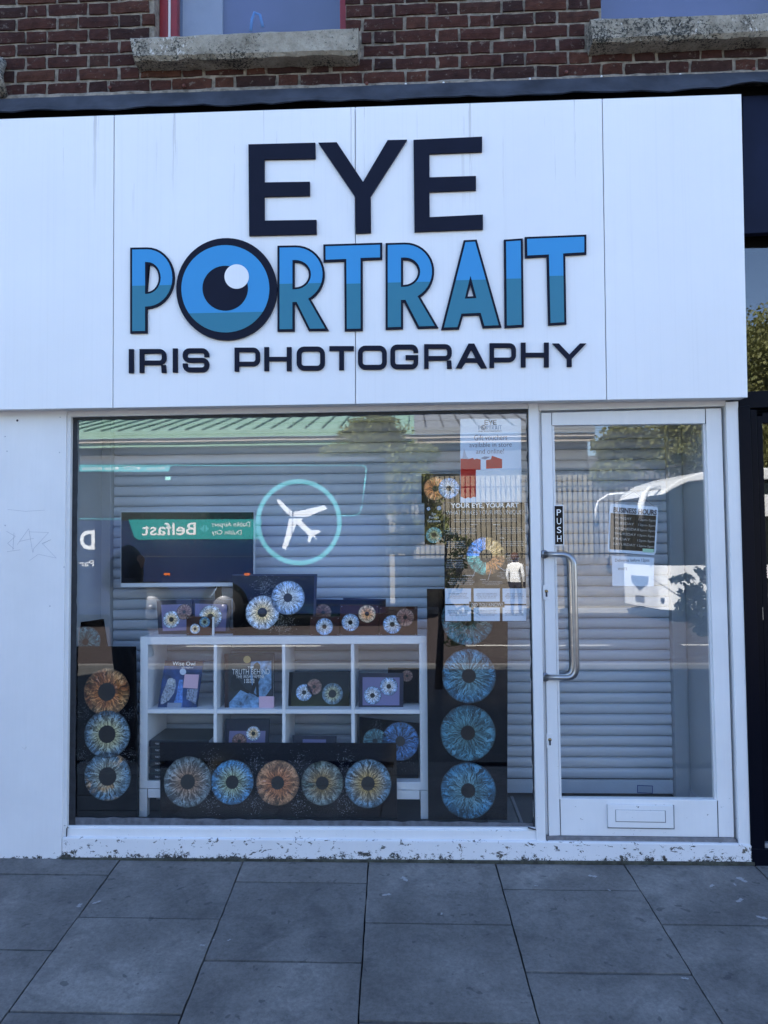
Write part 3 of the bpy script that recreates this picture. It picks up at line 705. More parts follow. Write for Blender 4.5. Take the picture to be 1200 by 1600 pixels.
def small(ch, x0, x1, y0, y1):
    w_ = 7.4; h_ = w_/2; ym = (y0+y1)/2; s = []
    if ch == 'I': return stroke([(x0+h_, y0), (x0+h_, y1)], x1-x0)
    X0, X1, Y0, Y1 = x0+h_, x1-h_, y0+h_, y1-h_
    r = 7
    if ch == 'O': return stroke(rr(X0, Y0, X1, Y1, r+1), w_, True)
    if ch == 'S': return stroke([(X1, Y0+r+3)] + arc(X1-r, Y0+r, r, r, 0, -90, 5) + arc(X0+r, Y0+r-1, r, r-1, -90, -180, 4) + arc(X0+r, ym-r+1, r, r-1, 180, 90, 4) + arc(X1-r, ym+r-1, r, r-1, -90, 0, 4) + arc(X1-r, Y1-r, r, r, 0, 90, 5) + arc(X0+r, Y1-r, r, r, 90, 180, 5) + [(X0, Y1-r-3)], w_)
    if ch == 'G': return stroke([(X1, Y0+r+2)] + arc(X1-r, Y0+r, r, r, 0, -90, 5) + arc(X0+r, Y0+r, r, r, -90, -180, 5) + arc(X0+r, Y1-r, r, r, 180, 90, 5) + arc(X1-r, Y1-r, r, r, 90, 0, 5) + [(X1, ym+1), ((X0+X1)/2+2, ym+1)], w_)
    if ch == 'H': return stroke([(X0, y0), (X0, y1)], w_) + stroke([(x0+w_, ym), (x1-w_, ym)], w_*.9) + stroke([(X1, y0), (X1, y1)], w_)
    if ch == 'T': return stroke([(x0, Y0), (x1, Y0)], w_) + stroke([((x0+x1)/2, y0+w_), ((x0+x1)/2, y1)], w_)
    if ch == 'P':
        return stroke([(X0, y1), (X0, Y0)] + arc(X1-r, Y0+r, r, r, -90, 0, 5) + arc(X1-r, ym+3-r+4, r, r, 0, 90, 5) + [(x0+w_, ym+7)], w_*.95)
    if ch == 'R':
        return stroke([(X0, y1), (X0, Y0)] + arc(X1-r, Y0+r, r, r, -90, 0, 5) + arc(X1-r, ym+2-r+1, r, r, 0, 90, 5) + [(x0+w_, ym+3)], w_*.95) + [[(x1-w_*1.1, ym+3+w_*.5), (x1-1, ym+3+w_*.45), (x1, y1), (x1-w_, y1)]]
    if ch == 'A':
        xm = (x0+x1)/2; return [[(xm-4.5, y0), (xm+4.5, y0), (x1, y1), (x1-w_*1.25, y1), (x1-w_*2.05, y1-9), (x0+w_*2.05, y1-9), (x0+w_*1.25, y1), (x0, y1)], [(xm, y0+9), (xm+6.5, y1-15.5), (xm-6.5, y1-15.5)]]
    if ch == 'Y':
        xm = (x0+x1)/2; return [[(x0, y0), (x0+w_*1.35, y0), (xm, ym-1), (x1-w_*1.35, y0), (x1, y0), (xm+h_, ym+6), (xm+h_, y1), (xm-h_, y1), (xm-h_, ym+6)]]
letters = [('I', 202.5, 210), ('R', 219, 261), ('I', 271, 278.5), ('S', 286.5, 327.5), ('P', 367, 407), ('H', 413.5, 456), ('O', 464, 508), ('T', 515, 553), ('O', 559.5, 604.5),
           ('G', 610, 653.5), ('R', 662.5, 706), ('A', 712, 760.5), ('P', 764.5, 806), ('H', 813.5, 857), ('Y', 862.5, 915.5)]
for ch, a, b in letters:
    y1 = 583.5 - (a-202)*.0148; y0 = y1 - 37.3 - (1.0 if a > 600 else 0)
    if ch == 'Y': y0 += 2
    lp = small(ch, a, b, y0, y1); letter('letter', lp, navy, .001, .010); glyphs.append(('n', lp))

# ---- white side panel left of the window
sp = pq('wall_panel', [(-110, 633), (104, 630), (96.0, 1343.5), (-116, 1342)], -.012, .12, M_['whitepanel'], None, .002)
tag(sp, 'white painted panel with scratched graffiti to the left of the display window', 'wall panel')
gs = flat('scratched_pencil_line', (.46, .47, .52), .6); PP = FP(-.0125)
def scratch(pts, r=.0008):
    V = []; F = []
    for a, b in zip(pts[:-1], pts[1:]):
        a = PP.uv(*a); b = PP.uv(*b); d = Vector((b[0]-a[0], b[1]-a[1])); d.normalize(); n = Vector((-d.y, d.x))*r
        k = len(V); V += [PP.p(a[0]+n.x, a[1]+n.y, .0004), PP.p(b[0]+n.x, b[1]+n.y, .0004), PP.p(b[0]-n.x, b[1]-n.y, .0004), PP.p(a[0]-n.x, a[1]-n.y, .0004)]; F.append((k, k+1, k+2, k+3))
    return V, F
V = []; F = []
for st in ([(10, 830), (24, 838), (12, 849), (22, 858)], [(22, 832), (20, 860)], [(27, 851), (45, 826), (51, 863)], [(30, 846), (53, 841)], [(45, 831), (76, 832), (52, 858), (52, 863)], [(66, 850), (80, 843), (66, 849), (88, 872), (60, 866), (46, 876)], [(11, 862), (32, 859)], [(12, 796), (40, 799), (70, 797)]):
    v_, f_ = scratch(st); k = len(V); V += v_; F += [tuple(i+k for i in q) for q in f_]
meshobj('scratched_tag', V, F, gs, sp)
for x, y in ((27, 657), (94, 652), (11, 705), (93, 707), (8, 682), (78, 947), (8, 821), (100, 886)):
    q = at(x, y, -.0125); tube('screw_head', [q+Vector((0, -.0005, 0)), q+Vector((0, .004, 0))], .0035 if x != 27 else .006, M_['ink'] if x == 27 else gs, sp, 8)

# ---- display window: frame, plinth, pane
sw = empty('display_window', 'large white framed shop window with bus reflections left of the door', 'shop window', (-.5, .0, .1))
WH, WL = M_['white'], M_['whitelow']
pq('frame', [(104.4, 628), (111, 628), (103.7, 1308), (96.6, 1308)], .0, .075, WH, sw, .002)
pq('frame', [(111.2, 628), (825.6, 618), (825.8, 638.3), (111.2, 651.3)], .004, .075, WH, sw, .002)
pq('frame', [(825.8, 618), (841, 618), (853, 1314.5), (838, 1314.5)], -.004, .085, WH, sw, .003)
pq('frame', [(103.8, 1294), (837.8, 1297.5), (837.9, 1314.6), (97, 1308.2)], .002, .05, WH, sw, .003)
pq('sill_bead', [(104, 1290.5), (836.5, 1293.5), (837.7, 1297.3), (103.8, 1293.8)], .012, .045, WH, sw, .002)
# perished sealant round the pane
def ragged(nm, path, w0, w1, Y, mat, parent, n=60, side=1, rough=1.2):
    V = []; F = []
    (ax, ay), (bx, by) = path; L = hypot(bx-ax, by-ay); nx, ny = -(by-ay)/L*side, (bx-ax)/L*side
    for i in range(n+1):
        t = i/n; x = ax+(bx-ax)*t; y = ay+(by-ay)*t; w_ = w0+(w1-w0)*t + random.uniform(-rough, rough)
        V += [at(x, y, Y), at(x+nx*w_, y+ny*w_, Y)]
    m_ = len(V)
    V += [Vector((v.x, v.y+.006, v.z)) for v in V]
    for i in range(n):
        F += [(2*i, 2*i+2, 2*i+3, 2*i+1), (m_+2*i, m_+2*i+1, m_+2*i+3, m_+2*i+2), (2*i+1, 2*i+3, m_+2*i+3, m_+2*i+1)]
    return meshobj(nm, V, F, mat, parent)
ragged('sealant', [(112, 650), (106, 1292)], 9, 11, .024, M_['seal'], sw, side=-1, rough=.7)
ragged('sealant', [(112, 650), (826, 637)], 6, 7.5, .022, M_['seal'], sw, side=1, rough=.9)
ragged('sealant', [(826, 637), (838, 1297)], 3.5, 4.5, .024, M_['seal'], sw, side=1, rough=1.2)
ragged('putty', [(104, 1292), (837.5, 1295)], 15, 9, .026, M_['putty_shadow'], sw, side=-1, rough=1.3)
pn = pq('pane', [(108, 636), (830, 630), (843, 1300), (98, 1298)], GL, GL+.0012, M_['glass'], sw)
# plinth
pq('plinth', [(96.6, 1308.6), (853.6, 1315.2), (1158, 1319), (1174.5, 1320.6), (1181, 1352), (96.2, 1344.5)], -.014, .09, WL, sw, .006)
pq('plinth_foot', [(96.4, 1340), (1180, 1347), (1180, 1353.5), (96.2, 1345.8)], -.018, .05, plain('mossy_foot', (.05, .052, .04), .9, var=.6, nscale=30, bmp=.5), sw, .004)
wl_ = pq('door_post', [(1134, 628), (1153.5, 627), (1173, 1321.5), (1154.8, 1318.6)], -.006, .16, M_['white'], None, .002)
tag(wl_, 'white painted timber post between the glass door and the black neighbouring front', 'post')

# ---- door
dr = empty('shop_door', 'white framed glass door with steel pull handle and PUSH sign', 'door', (1.05, .02, .1))
DY = .014
pq('frame', [(841.2, 617), (1133.8, 616), (1133.9, 634.5), (841.2, 641.5)], .006, .09, WH, dr, .002)
pq('frame', [(841.2, 642), (844.6, 642), (856.3, 1314), (853.2, 1314)], .030, .09, M_['brownwood'] if 'brownwood' in M_ else WH, dr)
pq('stile', [(845.8, 645), (861.7, 644.8), (873.9, 1248), (875.2, 1305.5), (857.8, 1306)], DY, DY+.045, WH, dr, .002)
pq('top_rail', [(861.8, 644.6), (1102.4, 638.5), (1102.7, 661.5), (861.9, 664.6)], DY+.001, DY+.045, WH, dr, .002)
pq('stile', [(1102.5, 638.4), (1127, 637.6), (1147.3, 1308.5), (1122.4, 1308)], DY, DY+.045, WH, dr, .002)
pq('bottom_rail', [(874.1, 1248.3), (1120.6, 1250.2), (1122.3, 1308), (875.3, 1305.5)], DY+.001, DY+.045, WH, dr, .002)
pq('bead', [(862.4, 665), (866, 665), (877.6, 1248), (874.2, 1248)], DY+.012, DY+.04, WH, dr, .001)
pq('bead', [(1098.8, 662), (1102.4, 662), (1120.4, 1249.8), (1116.8, 1249.8)], DY+.012, DY+.04, WH, dr, .001)
pq('pane', [(860, 655), (1105, 655), (1124, 1256), (871, 1254)], GL, GL+.0012, M_['glass'], dr)
pq('plate_shadow_line', [(948.6, 1256.4), (1053.3, 1258), (1054, 1295.8), (949.6, 1294.2)], DY-.0012, DY, M_['putty_shadow'], dr)  # dark strip painted as the shadow line round the letter plate
lp_ = pq('letter_plate', [(949.6, 1257.5), (1052.3, 1259), (1053, 1294.6), (950.6, 1293)], DY-.012, DY, WH, dr, .002)
pq('letter_flap', [(962.5, 1266), (1039, 1267.5), (1039.6, 1284.6), (962.9, 1283.4)], DY-.017, DY-.0125, WH, lp_, .001)
pq('flap_gap', [(961.6, 1265.2), (1039.9, 1266.7), (1040.5, 1285.5), (962, 1284.2)], DY-.0128, DY-.012, M_['putty_shadow'], lp_)
for (xa_, ya_, xb_, yb_2) in ((875.0, 1249, 876.2, 1305), (1121.3, 1251, 1122.6, 1308), (861.9, 645, 862.1, 664), (1102.3, 638.5, 1102.6, 662), (825.9, 1294.5, 837.8, 1297.3), (104.0, 1294.2, 103.4, 1308)):
    pq('joint_crack', [(xa_-.45, ya_), (xa_+.45, ya_), (xb_+.45, yb_2), (xb_-.45, yb_2)], DY-.0008 if xa_ > 850 else -.0045, DY+.002, M_['seal'], dr if xa_ > 850 else sw)
pq('threshold', [(853.8, 1307), (1148, 1310), (1156, 1319), (853.8, 1314.8)], .004, .06, plain('worn_threshold', (.17, .17, .18), .6, var=.35, nscale=25), dr)
# pull handles, outside and inside
def handle(px, y0, y1, Yb, Yw, mx, my0, my1, nm='handle'):
    a = at(mx, my0, Yw); b = at(px, y0, Yb); c = at(px+5, y1, Yb); d = at(mx+1, my1, Yw)
    def rc(p, q, r_, s=.055, n=6):
        A = q + (p-q).normalized()*s; B = q + (r_-q).normalized()*s
        return [A.lerp(q, t).lerp(q.lerp(B, t), t) for t in [i/n for i in range(n+1)]]
    tube(nm, [a] + rc(a, b, c) + rc(b, c, d) + [d], .0135, M_['steel'], dr, 16)
    for q in (a, d): tube('handle_rose', [q+Vector((0, -.004, 0)), q+Vector((0, .006, 0))], .021, M_['steel'], dr, 20)
handle(896.5, 867, 1060, -.055, DY-.003, 850.5, 866, 1058)
handle(889, 862, 1055, .115, DY+.048, 855, 866, 1055)
for (x, y) in ((853.8, 926), (859.3, 1158)):
    lk = pq('lock_plate', [(x-5.5, y-12), (x+4.8, y-12), (x+5.2, y+11), (x-5, y+11)], DY-.002, DY, WH, dr, .001)
    q = at(x, y-2, DY-.004); tube('lock_cylinder', [q, q+Vector((0, .004, 0))], .0085, M_['brass'], lk, 14)
    pq('keyhole', [(x-1.3, y-1.5), (x+1.3, y-1.5), (x+1.6, y+6.5), (x-1.0, y+6.5)], DY-.0045, DY-.002, M_['ink'], lk)
# ---- PUSH sign
ps = bq('push_sign', FP(DY), [(865, 789), (880.3, 789), (881.2, 852), (866, 852.5)], .002, .0002, M_['card'], None)
tag(ps, 'small black upright PUSH sign with white border on the door stile', 'sign')
bq('sign_face', FP(DY), [(866.3, 790.6), (879.2, 790.6), (880, 850.6), (867.2, 850.9)], .0026, .0021, M_['black'], ps)
for i, ch in enumerate('PUSH'):
    y = 796 + i*13.6; text('lettering', ch, FP(DY), (869.6+i*.2, y, 876.6+i*.2, y+9.6), M_['whiteink'], ps, .003)

# ---- inside the window: floor, side linings, ceiling, roller shutter
SY = .50
xl = at(150, 900, .3).x; xr = at(1113, 900, .07).x
xl = at(110, 900, GL).x - .02; xr = at(1117, 900, GL).x + .01
FZ = at(480, 1288, GL).z - .008
zt_ = at(480, 640, GL).z + .09
f_ = box('display_floor', xl-.02, xr+.02, GL+.012, 1.2, FZ-.1, FZ, M_['floor']); f_['kind'] = 'structure'
c_ = box('display_ceiling', xl-.02, xr+.02, .09, 1.2, zt_, zt_+.1, M_['panelgrey']); c_['kind'] = 'structure'
for (a, b) in ((xl-.06, xl), (xr, xr+.06)):
    o = box('display_side_lining', a, b, .088, 1.2, FZ, zt_, M_['panelgrey']); o['kind'] = 'structure'
# skirting piece on the right, with its diagonal top edge
box('skirting', xr-.012, xr-.0005, .12, SY-.02, FZ, FZ+.05, M_['panelgrey'], o)
rs = empty('roller_shutter', 'closed grey roller shutter of curved laths behind the window display', 'shutter', (.3, SY, FZ))
sx0 = at(178, 900, SY).x; sx1 = at(1043, 900, SY).x
PITCH = .0589; n = int((zt_-FZ)/PITCH)+1
prof = [(.010, 0), (-.0015, .003), (-.0075, .009), (-.0105, .020), (-.0110, .036), (-.0085, .048), (-.003, .0545), (.010, .0578)]
V = []; 
for x in (sx0, sx1):
    V += [(x, y, z) for y, z in prof]
k = len(prof); F = [(i, i+1, k+i+1, k+i) for i in range(k-1)]
sh_me = None
for i in range(n):
    z = FZ + .092 + i*PITCH
    if i == 0:
        o = meshobj('shutter_lath', V, F, M_['shutter'], rs, True); sh_me = o.data; o.location = (0, 0, 0); base = o
        o.matrix_world = Matrix.Translation((0, SY, z))
    else:
        o = bpy.data.objects.new('shutter_lath', sh_me); link(o); o.parent = rs; o.matrix_parent_inverse = rs.matrix_world.inverted(); o.matrix_world = Matrix.Translation((0, SY + random.uniform(-.001, .001), z))
box('bottom_bar', sx0, sx1, SY-.012, SY+.01, FZ+.016, FZ+.088, M_['shutter'], rs, .003)
gw = .074
box('guide_rail', sx0-gw, sx0-.002, SY-.05, SY+.03, FZ, zt_, M_['panelgrey'], rs, .003)
box('guide_rail', sx1+.002, sx1+gw, SY-.05, SY+.03, FZ, zt_, M_['panelgrey'], rs, .003)
for a, b in ((xl, sx0-gw-.001), (sx1+gw+.001, xr)):
    o = box('lining_return', a, b, SY-.04, SY+.03, FZ, zt_, M_['panelgrey'], rs)
box('bottom_gap', sx0, sx1, SY+.04, SY+.05, FZ, zt_, M_['blackgap'], rs)
stk = bq('maker_sticker', FP(SY-.012), [(995.5, 1226.5), (1020, 1227.5), (1020, 1240), (995.5, 1239)], .0012, .0002, flat('blue_print', (.03, .06, .25), .5), rs)
bq('sticker_face', FP(SY-.012), [(996.6, 1227.7), (1018.9, 1228.6), (1018.9, 1238.8), (996.6, 1237.8)], .0018, .0013, flat('pale_sticker', (.40, .45, .55), .5), stk)
# floor track on the right
tr_ = M_['tvbez']
a = at(806, 1244, SY-.03); b = at(828, 1288, GL+.02)
tk = box('floor_track', b.x-.045, b.x-.03, .06, SY-.05, FZ+.0005, FZ+.012, plain('dull_aluminium', (.25, .27, .3), .4, .6), None); tag(tk, 'thin metal track lying on the display floor beside the tall blue iris board', 'floor track')
mt = box('floor_plate', b.x-.20, b.x-.05, .062, SY-.05, FZ+.0005, FZ+.006, plain('grey_floor_board', (.10, .115, .13), .4, var=.2), None); tag(mt, 'flat grey board on the display floor right of the tall blue iris board', 'board')

# ---- black neighbouring front on the right
nb = empty('neighbouring_shopfront', 'black painted neighbouring shopfront at the right edge', 'shopfront', (2.1, 0, 0))
def nbox(nm, pts, Y0, Y1, mat, bev=.002, par=None): return pq(nm, pts, Y0, Y1, mat, par or nb, bev)
nbox('fascia', [(1161, 150), (1330, 144), (1330, 357), (1161, 365)], -.015, .03, M_['navyneigh'])
nbox('recess', [(1150, 366), (1330, 358), (1330, 390), (1150, 391)], .10, .14, M_['blackgap'])
nbox('transom', [(1155, 612), (1330, 606), (1330, 632), (1155, 638)], .03, .10, M_['dkgloss'])
nbox('fanlight_pane', [(1150, 388), (1330, 385), (1330, 614), (1150, 616)], .075, .0765, M_['glass'])
nbox('backing', [(1135, 360), (1340, 355), (1340, 1365), (1150, 1360)], .35, .37, M_['blackgap'])
q2 = at(1325, 900, 0).x
box('side_wall', q2, XR, .0, .34, -.3, fz, M_['navyneigh'], nb, .003)
nbox('door_post', [(1154, 636), (1172, 633), (1196, 1338), (1174, 1338)], -.012, .10, M_['dkgloss'])
nbox('door_frame', [(1172.4, 640), (1182, 640), (1204, 1330), (1194, 1330)], .03, .10, M_['dkgloss'])
ds = nbox('door_stile', [(1182.4, 650), (1191, 650), (1212, 1322), (1203.6, 1322)], .05, .10, M_['dkgloss'])
nbox('door_rail', [(1191, 645), (1330, 640), (1330, 660), (1191, 661)], .05, .10, M_['dkgloss'])
nbox('door_panel', [(1200.5, 1000), (1330, 1000), (1330, 1330), (1212, 1330)], .055, .10, M_['dkgloss'])
nbox('door_pane', [(1191, 655), (1330, 655), (1335, 1002), (1200, 1002)], .075, .0765, M_['glass'])
nbox('step', [(1190, 1318), (1330, 1321), (1330, 1327), (1190, 1326)], -.0, .10, plain('alu_step', (.3, .32, .35), .4, .5))
nbox('plinth', [(1174, 1327), (1330, 1328), (1330, 1356), (1176, 1354)], -.016, .10, M_['dkgloss'])
q = at(1188, 957, .045); 
nbox('letter_handle', [(1183, 948), (1192.5, 948), (1193.5, 969), (1184, 969)], .035, .05, M_['steel'], .004, ds)
nbox('lock', [(1183.2, 925), (1189.2, 925), (1190, 937), (1184, 937)], .045, .05, M_['steel'], .002, ds)
# ================================================================== THINGS IN THE WINDOW
# ---- cube shelf unit
sh = empty('shelf_unit', 'white cube shelf unit on a low base in the middle of the window', 'shelf unit', (at(443, 1275, .14).x, .14, FZ))
UY = .14; UD = .30
u0 = at(218.5, 1100, UY).x; u1 = at(668, 1100, UY).x; uz1 = at(440, 994.5, UY).z; uz0 = at(440, 1233, UY).z
Wt = .040; LM = M_['shelf']
box('top', u0, u1, UY, UY+UD, uz1-.040, uz1, LM, sh, .0015)
box('bottom', u0, u1, UY, UY+UD, uz0, uz0+.038, LM, sh, .0015)
box('side', u0, u0+Wt, UY+.0005, UY+UD, uz0+.038, uz1-.040, LM, sh, .0015); box('side', u1-Wt, u1, UY+.0005, UY+UD, uz0+.038, uz1-.040, LM, sh, .0015)
dvx = [at(x, 1060, UY).x for x in (336.2, 443.2, 551)]
zm = at(440, 1112, UY).z; th = .017
for x in dvx: box('divider', x-th/2, x+th/2, UY+.001, UY+UD, uz0+.038, uz1-.040, LM, sh, .001)
ed = [u0+Wt] + [v for x in dvx for v in (x-th/2, x+th/2)] + [u1-Wt]
for i in range(4): box('shelf', ed[2*i]+.0005, ed[2*i+1]-.0005, UY+.002, UY+UD, zm-.0105, zm+.0105, LM, sh, .001)
box('base_rail', u0+.045, u1-.045, UY+.001, UY+.022, uz0-.048, uz0-.003, LM, sh, .001)
box('base_rail', u0+.045, u1-.045, UY+UD-.03, UY+UD-.005, uz0-.048, uz0-.003, LM, sh, .001)
for a, b in ((u0, u0+.040), (u1-.040, u1)):
    for y in (UY, UY+UD-.045): box('foot', a, b, y, y+.042, FZ, uz0-.003, LM, sh, .001)
zt1 = uz1; zs1 = zm+.0105; zs0 = uz0+.038

def board(nm, lbl, cat, corners, Yt, Yb, thick, mat, irises=(), group=None, bev=.001, emat=None, face=None):
    """a stiff rectangle leaning or standing behind the glass; corners tl,tr,br,bl as measured"""
    tl, tr, br_, bl = corners
    pl = leanplane(tl, tr, bl, Yt, Yb)
    c = pl.hit((bl[0]+br_[0])/2, (bl[1]+br_[1])/2)
    t = empty(nm, lbl, cat, c, group)
    bq('panel', pl, corners, 0, -thick, mat, t, bev)
    if face:   # frame: inner mount
        m_, (fx, fy) = face
        q = [(tl[0]+fx, tl[1]+fy), (tr[0]-fx, tr[1]+fy), (br_[0]-fx, br_[1]-fy), (bl[0]+fx, bl[1]-fy)]
        bq('mount', pl, q, .0012, .0002, m_, t)
    for ir in irises: iris(pl, ir[0], ir[1], ir[2], I_[ir[3]], t, e=.003)
    return t, pl
dm = M_['dust']
t, pl = board('iris_canvas', 'tall black canvas with one brown and two blue irises at the left end', 'canvas', ((120, 1010), (211, 1010.5), (215, 1277), (117, 1276)), .115, .075, .018, M_['canvas'],
              [(167, 1081, 36.5, 'brown'), (167.6, 1147, 36.5, 'bluegreen'), (168.3, 1213, 37, 'bluegold')])
for y in (1113, 1181): 
    for x in (130, 205): dust(pl, x, y, 8, 6, 90, dm, t, .0019, .0045)
board('iris_canvas', 'small tilted black canvas showing part of a dark teal iris, top left corner', 'canvas', ((100, 976), (160.6, 967), (168, 1017), (106, 1026)), .20, .17, .015, M_['canvas'], [(134, 1003, 24, 'tealdark')])
t, pl = board('iris_board', 'long low black board with a row of five irises before the shelf unit', 'board', ((249.5, 1160), (619.5, 1161), (620.5, 1279), (250.5, 1278)), .125, .075, .008, M_['acryl'],
              [(293.6, 1221.5, 38, 'greybrown'), (363, 1222, 33.5, 'azure'), (434, 1223, 34, 'copper'), (503.6, 1223.5, 33, 'olive'), (575, 1224, 36.5, 'hazelblue')])
for x in (329, 399, 469, 538):
    for y, k in ((1190, 100), (1255, 130)): dust(pl, x, y, 8, 12, k, dm, t, .0022, .0045)
t, pl = board('iris_board', 'tall black board with four steel blue irises stacked one above another', 'board', ((667, 920), (793.5, 920), (792.6, 1281), (669, 1281)), .12, .08, .012, M_['acryl'],
              [(730.5, 967, 41, 'steel'), (732.5, 1056, 42, 'steelb'), (731, 1145, 43, 'steel'), (731.5, 1235, 43, 'steelb')])
# ---- television on a stand
tv = empty('television', 'flat black television switched off, on a stand on the shelf top', 'television', at(340, 990, .30))
TP = FP(.27)
bq('casing', TP, [(188.3, 799), (397.6, 799), (397, 916), (188.2, 917.5)], .0, -.03, M_['tvbez'], tv, .002)
bq('screen', TP, [(189.6, 800.3), (396.4, 800.3), (395.9, 910), (189.4, 911)], .0012, .0001, M_['tvscr'], tv)
bq('stand_neck', FP(.31), [(336, 905), (345, 905), (345, 990), (336, 990)], .0, -.02, M_['black'], tv)
q = at(340, 990, .30); box('stand_foot', q.x-.12, q.x+.12, .27, .42, zt1+.0005, zt1+.010, M_['black'], tv, .002)
tube('cable', [at(339, 917, .29), at(334, 926, .29), at(328, 934, .29)], .003, M_['card'], tv, 8)
# ---- things standing on the shelf top
NF = M_['navyframe']; MT = M_['mat']
def zfix(t): return t
board('framed_iris_picture', 'navy framed blue and brown irises on lavender mount, leftmost on the shelf top', 'picture', ((244.5, 938), (300, 937), (298, 992), (247.5, 993)), .28, .25, .012, NF,
      [(268, 968, 13.5, 'icegold'), (288, 956, 12, 'pinkb')], 'framed irises', face=(MT, (7, 7)))
board('framed_iris_picture', 'navy frame with one large pale iris, under the right end of the television', 'picture', ((299, 936), (361, 937.5), (358.5, 993), (298.5, 993)), .295, .27, .010, NF,
      [(329, 964, 18.5, 'icegold')], 'framed irises', face=(MT, (6, 7)))
t, pl = board('iris_block', 'small clear block with two little irises in front of the navy frames', 'block', ((291, 963), (333, 963.5), (332, 993.5), (291.5, 993)), .195, .19, .02, M_['roadtint_acryl'],
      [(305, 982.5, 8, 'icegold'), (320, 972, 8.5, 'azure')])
for x, y in ((293.5, 965.5), (331, 966), (330, 991), (294, 990.5)): 
    q = pl.hit(x, y); tube('stud', [q+Vector((0, -.004, 0)), q], .0022, M_['steel'], t, 8)
bq('lit_edge', pl, [(332, 964), (334.4, 964), (334, 993.5), (331.6, 993.5)], .003, -.018, M_['card'], t)
t, pl = board('iris_picture', 'large dark framed picture of two colliding pale blue irises beside the television', 'picture', ((363.5, 897), (495.5, 897), (492.5, 993.8), (364, 994)), .225, .19, .012, M_['acryl'],
      [(450, 934, 26.5, 'ice'), (410, 957, 26.5, 'icegold')])
bq('frame_edge', pl, [(363.5, 897), (495.5, 897), (495.4, 899.5), (363.5, 899.5)], .004, .0002, NF, t); bq('frame_edge', pl, [(491.5, 899.6), (495.4, 899.6), (492.5, 993.5), (488.8, 993.5)], .004, .0002, NF, t)
dust(pl, 415, 918, 9, 9, 260, M_['whiteink'], t, .0016, .006); dust(pl, 440, 975, 12, 10, 260, M_['whiteink'], t, .0016, .006)
ROADTINT = M_['roadtint_acryl']
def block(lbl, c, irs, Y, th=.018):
    t, pl = board('iris_plaque', lbl, 'panel', c, Y, Y-.003, th, ROADTINT, irs, 'reflection-tinted acrylic iris panels')
    (a, b, cc, d) = c
    for (x, y) in ((a[0]+2.5, a[1]+2.5), (b[0]-2.5, b[1]+2.5), (cc[0]-2.5, cc[1]-2.5), (d[0]+2.5, d[1]-2.5)):
        q = pl.hit(x, y); tube('stud', [q+Vector((0, -.004, 0)), q], .0022, M_['steel'], t, 8)
block('small reflection-tinted panel with one blue and rust iris, left of the three', ((484.5, 963.5), (531, 963.5), (530.5, 994), (484.8, 994)), [(507, 979, 13.5, 'ice')], .17)
block('reflection-tinted panel with a pale blue and an orange iris, middle of the three', ((531.5, 945), (592, 945.5), (591.5, 994), (531.5, 994)), [(547.5, 972.5, 13.7, 'ice'), (573.5, 959, 13.7, 'rust')], .185)
block('reflection-tinted panel with a blue and a faint rose iris, right end of shelf top', ((592.5, 948), (652.5, 947.5), (652, 993.5), (593, 994)), [(613, 975.5, 14.7, 'ice'), (633, 964.5, 14, 'pinkb')], .18)
board('framed_iris_picture', 'dark frame with a rose iris behind the small reflection-tinted panel', 'picture', ((490, 936), (602, 938), (601, 993), (491, 993)), .30, .28, .010, M_['acryl'], [(505, 957, 13, 'pinkb')])
board('picture_frame', 'dark plain frame edge rising behind the reflection-tinted iris panels', 'picture', ((536, 934), (603, 936), (602, 992), (537, 992)), .325, .315, .008, NF)
# ---- books
def bookbox(nm, lbl, c, Yt, Yb, thick, cover, page, group=None):
    tl, tr, br_, bl = c; pl = leanplane(tl, tr, bl, Yt, Yb); t = empty(nm, lbl, 'book', pl.hit(bl[0], bl[1]), group)
    bq('cover', pl, c, 0, -.002, cover, t); 
    ins = [(tl[0]+1, tl[1]+1), (tr[0]-1, tr[1]+1), (br_[0]-1, br_[1]-1), (bl[0]+1, bl[1]-1)]
    bq('pages', pl, ins, -.002, -thick, page, t); bq('cover', pl, c, -thick, -thick-.002, cover, t)
    return t, pl
night = plain('night_blue_cover', (.018, .045, .16), .3, var=.7, nscale=16)
t, pl = bookbox('book', 'blue Wise Owl paperback with owl cover and pink note, leaning in the first cube', ((258, 1032), (317.5, 1032.5), (306.5, 1109), (246, 1108.5)), .215, .185, .014, night, M_['card'])
bq('cover_band', pl, [(258, 1032), (317.5, 1032.5), (316.4, 1040.5), (256.8, 1040.5)], .001, .0002, plain('maroon_band', (.06, .02, .035), .3), t)
text('lettering', 'Wise Owl', pl, (270, 1033.5, 305, 1040), M_['whiteink'], t, .0016); text('lettering', 'of Longford', pl, (284, 1041.5, 302, 1045), M_['whiteink'], t, .0016, shear=.3)
mo = flat('moon_print', (.55, .62, .75), .4)
def disc(pl, x, y, r, mat, par, nm, e=.002, asp=1.0):
    return bq(nm, pl, [(x+r*cos(a*pi/10), y+r*asp*sin(a*pi/10)) for a in range(20)], e, e-.0008, mat, par)
disc(pl, 286, 1049.5, 5, mo, t, 'printed_moon')
owl = plain('owl_print', (.26, .30, .38), .4, var=.8, nscale=120)
bq('printed_owl', pl, [(262, 1062), (268, 1059), (274, 1062), (275, 1072), (272, 1083), (264, 1094), (255, 1100), (251, 1100), (252, 1088), (258, 1074)], .0018, .0008, owl, t)
disc(pl, 267, 1065, 5.5, plain('owl_face_print', (.42, .45, .5), .4, var=.6, nscale=150), t, 'printed_owl', .0026)
bq('printed_river', pl, [(280, 1062), (286, 1062), (285, 1108), (268, 1108), (276, 1085)], .0014, .0006, plain('lit_water_print', (.08, .20, .55), .4, var=.6, nscale=60), t)
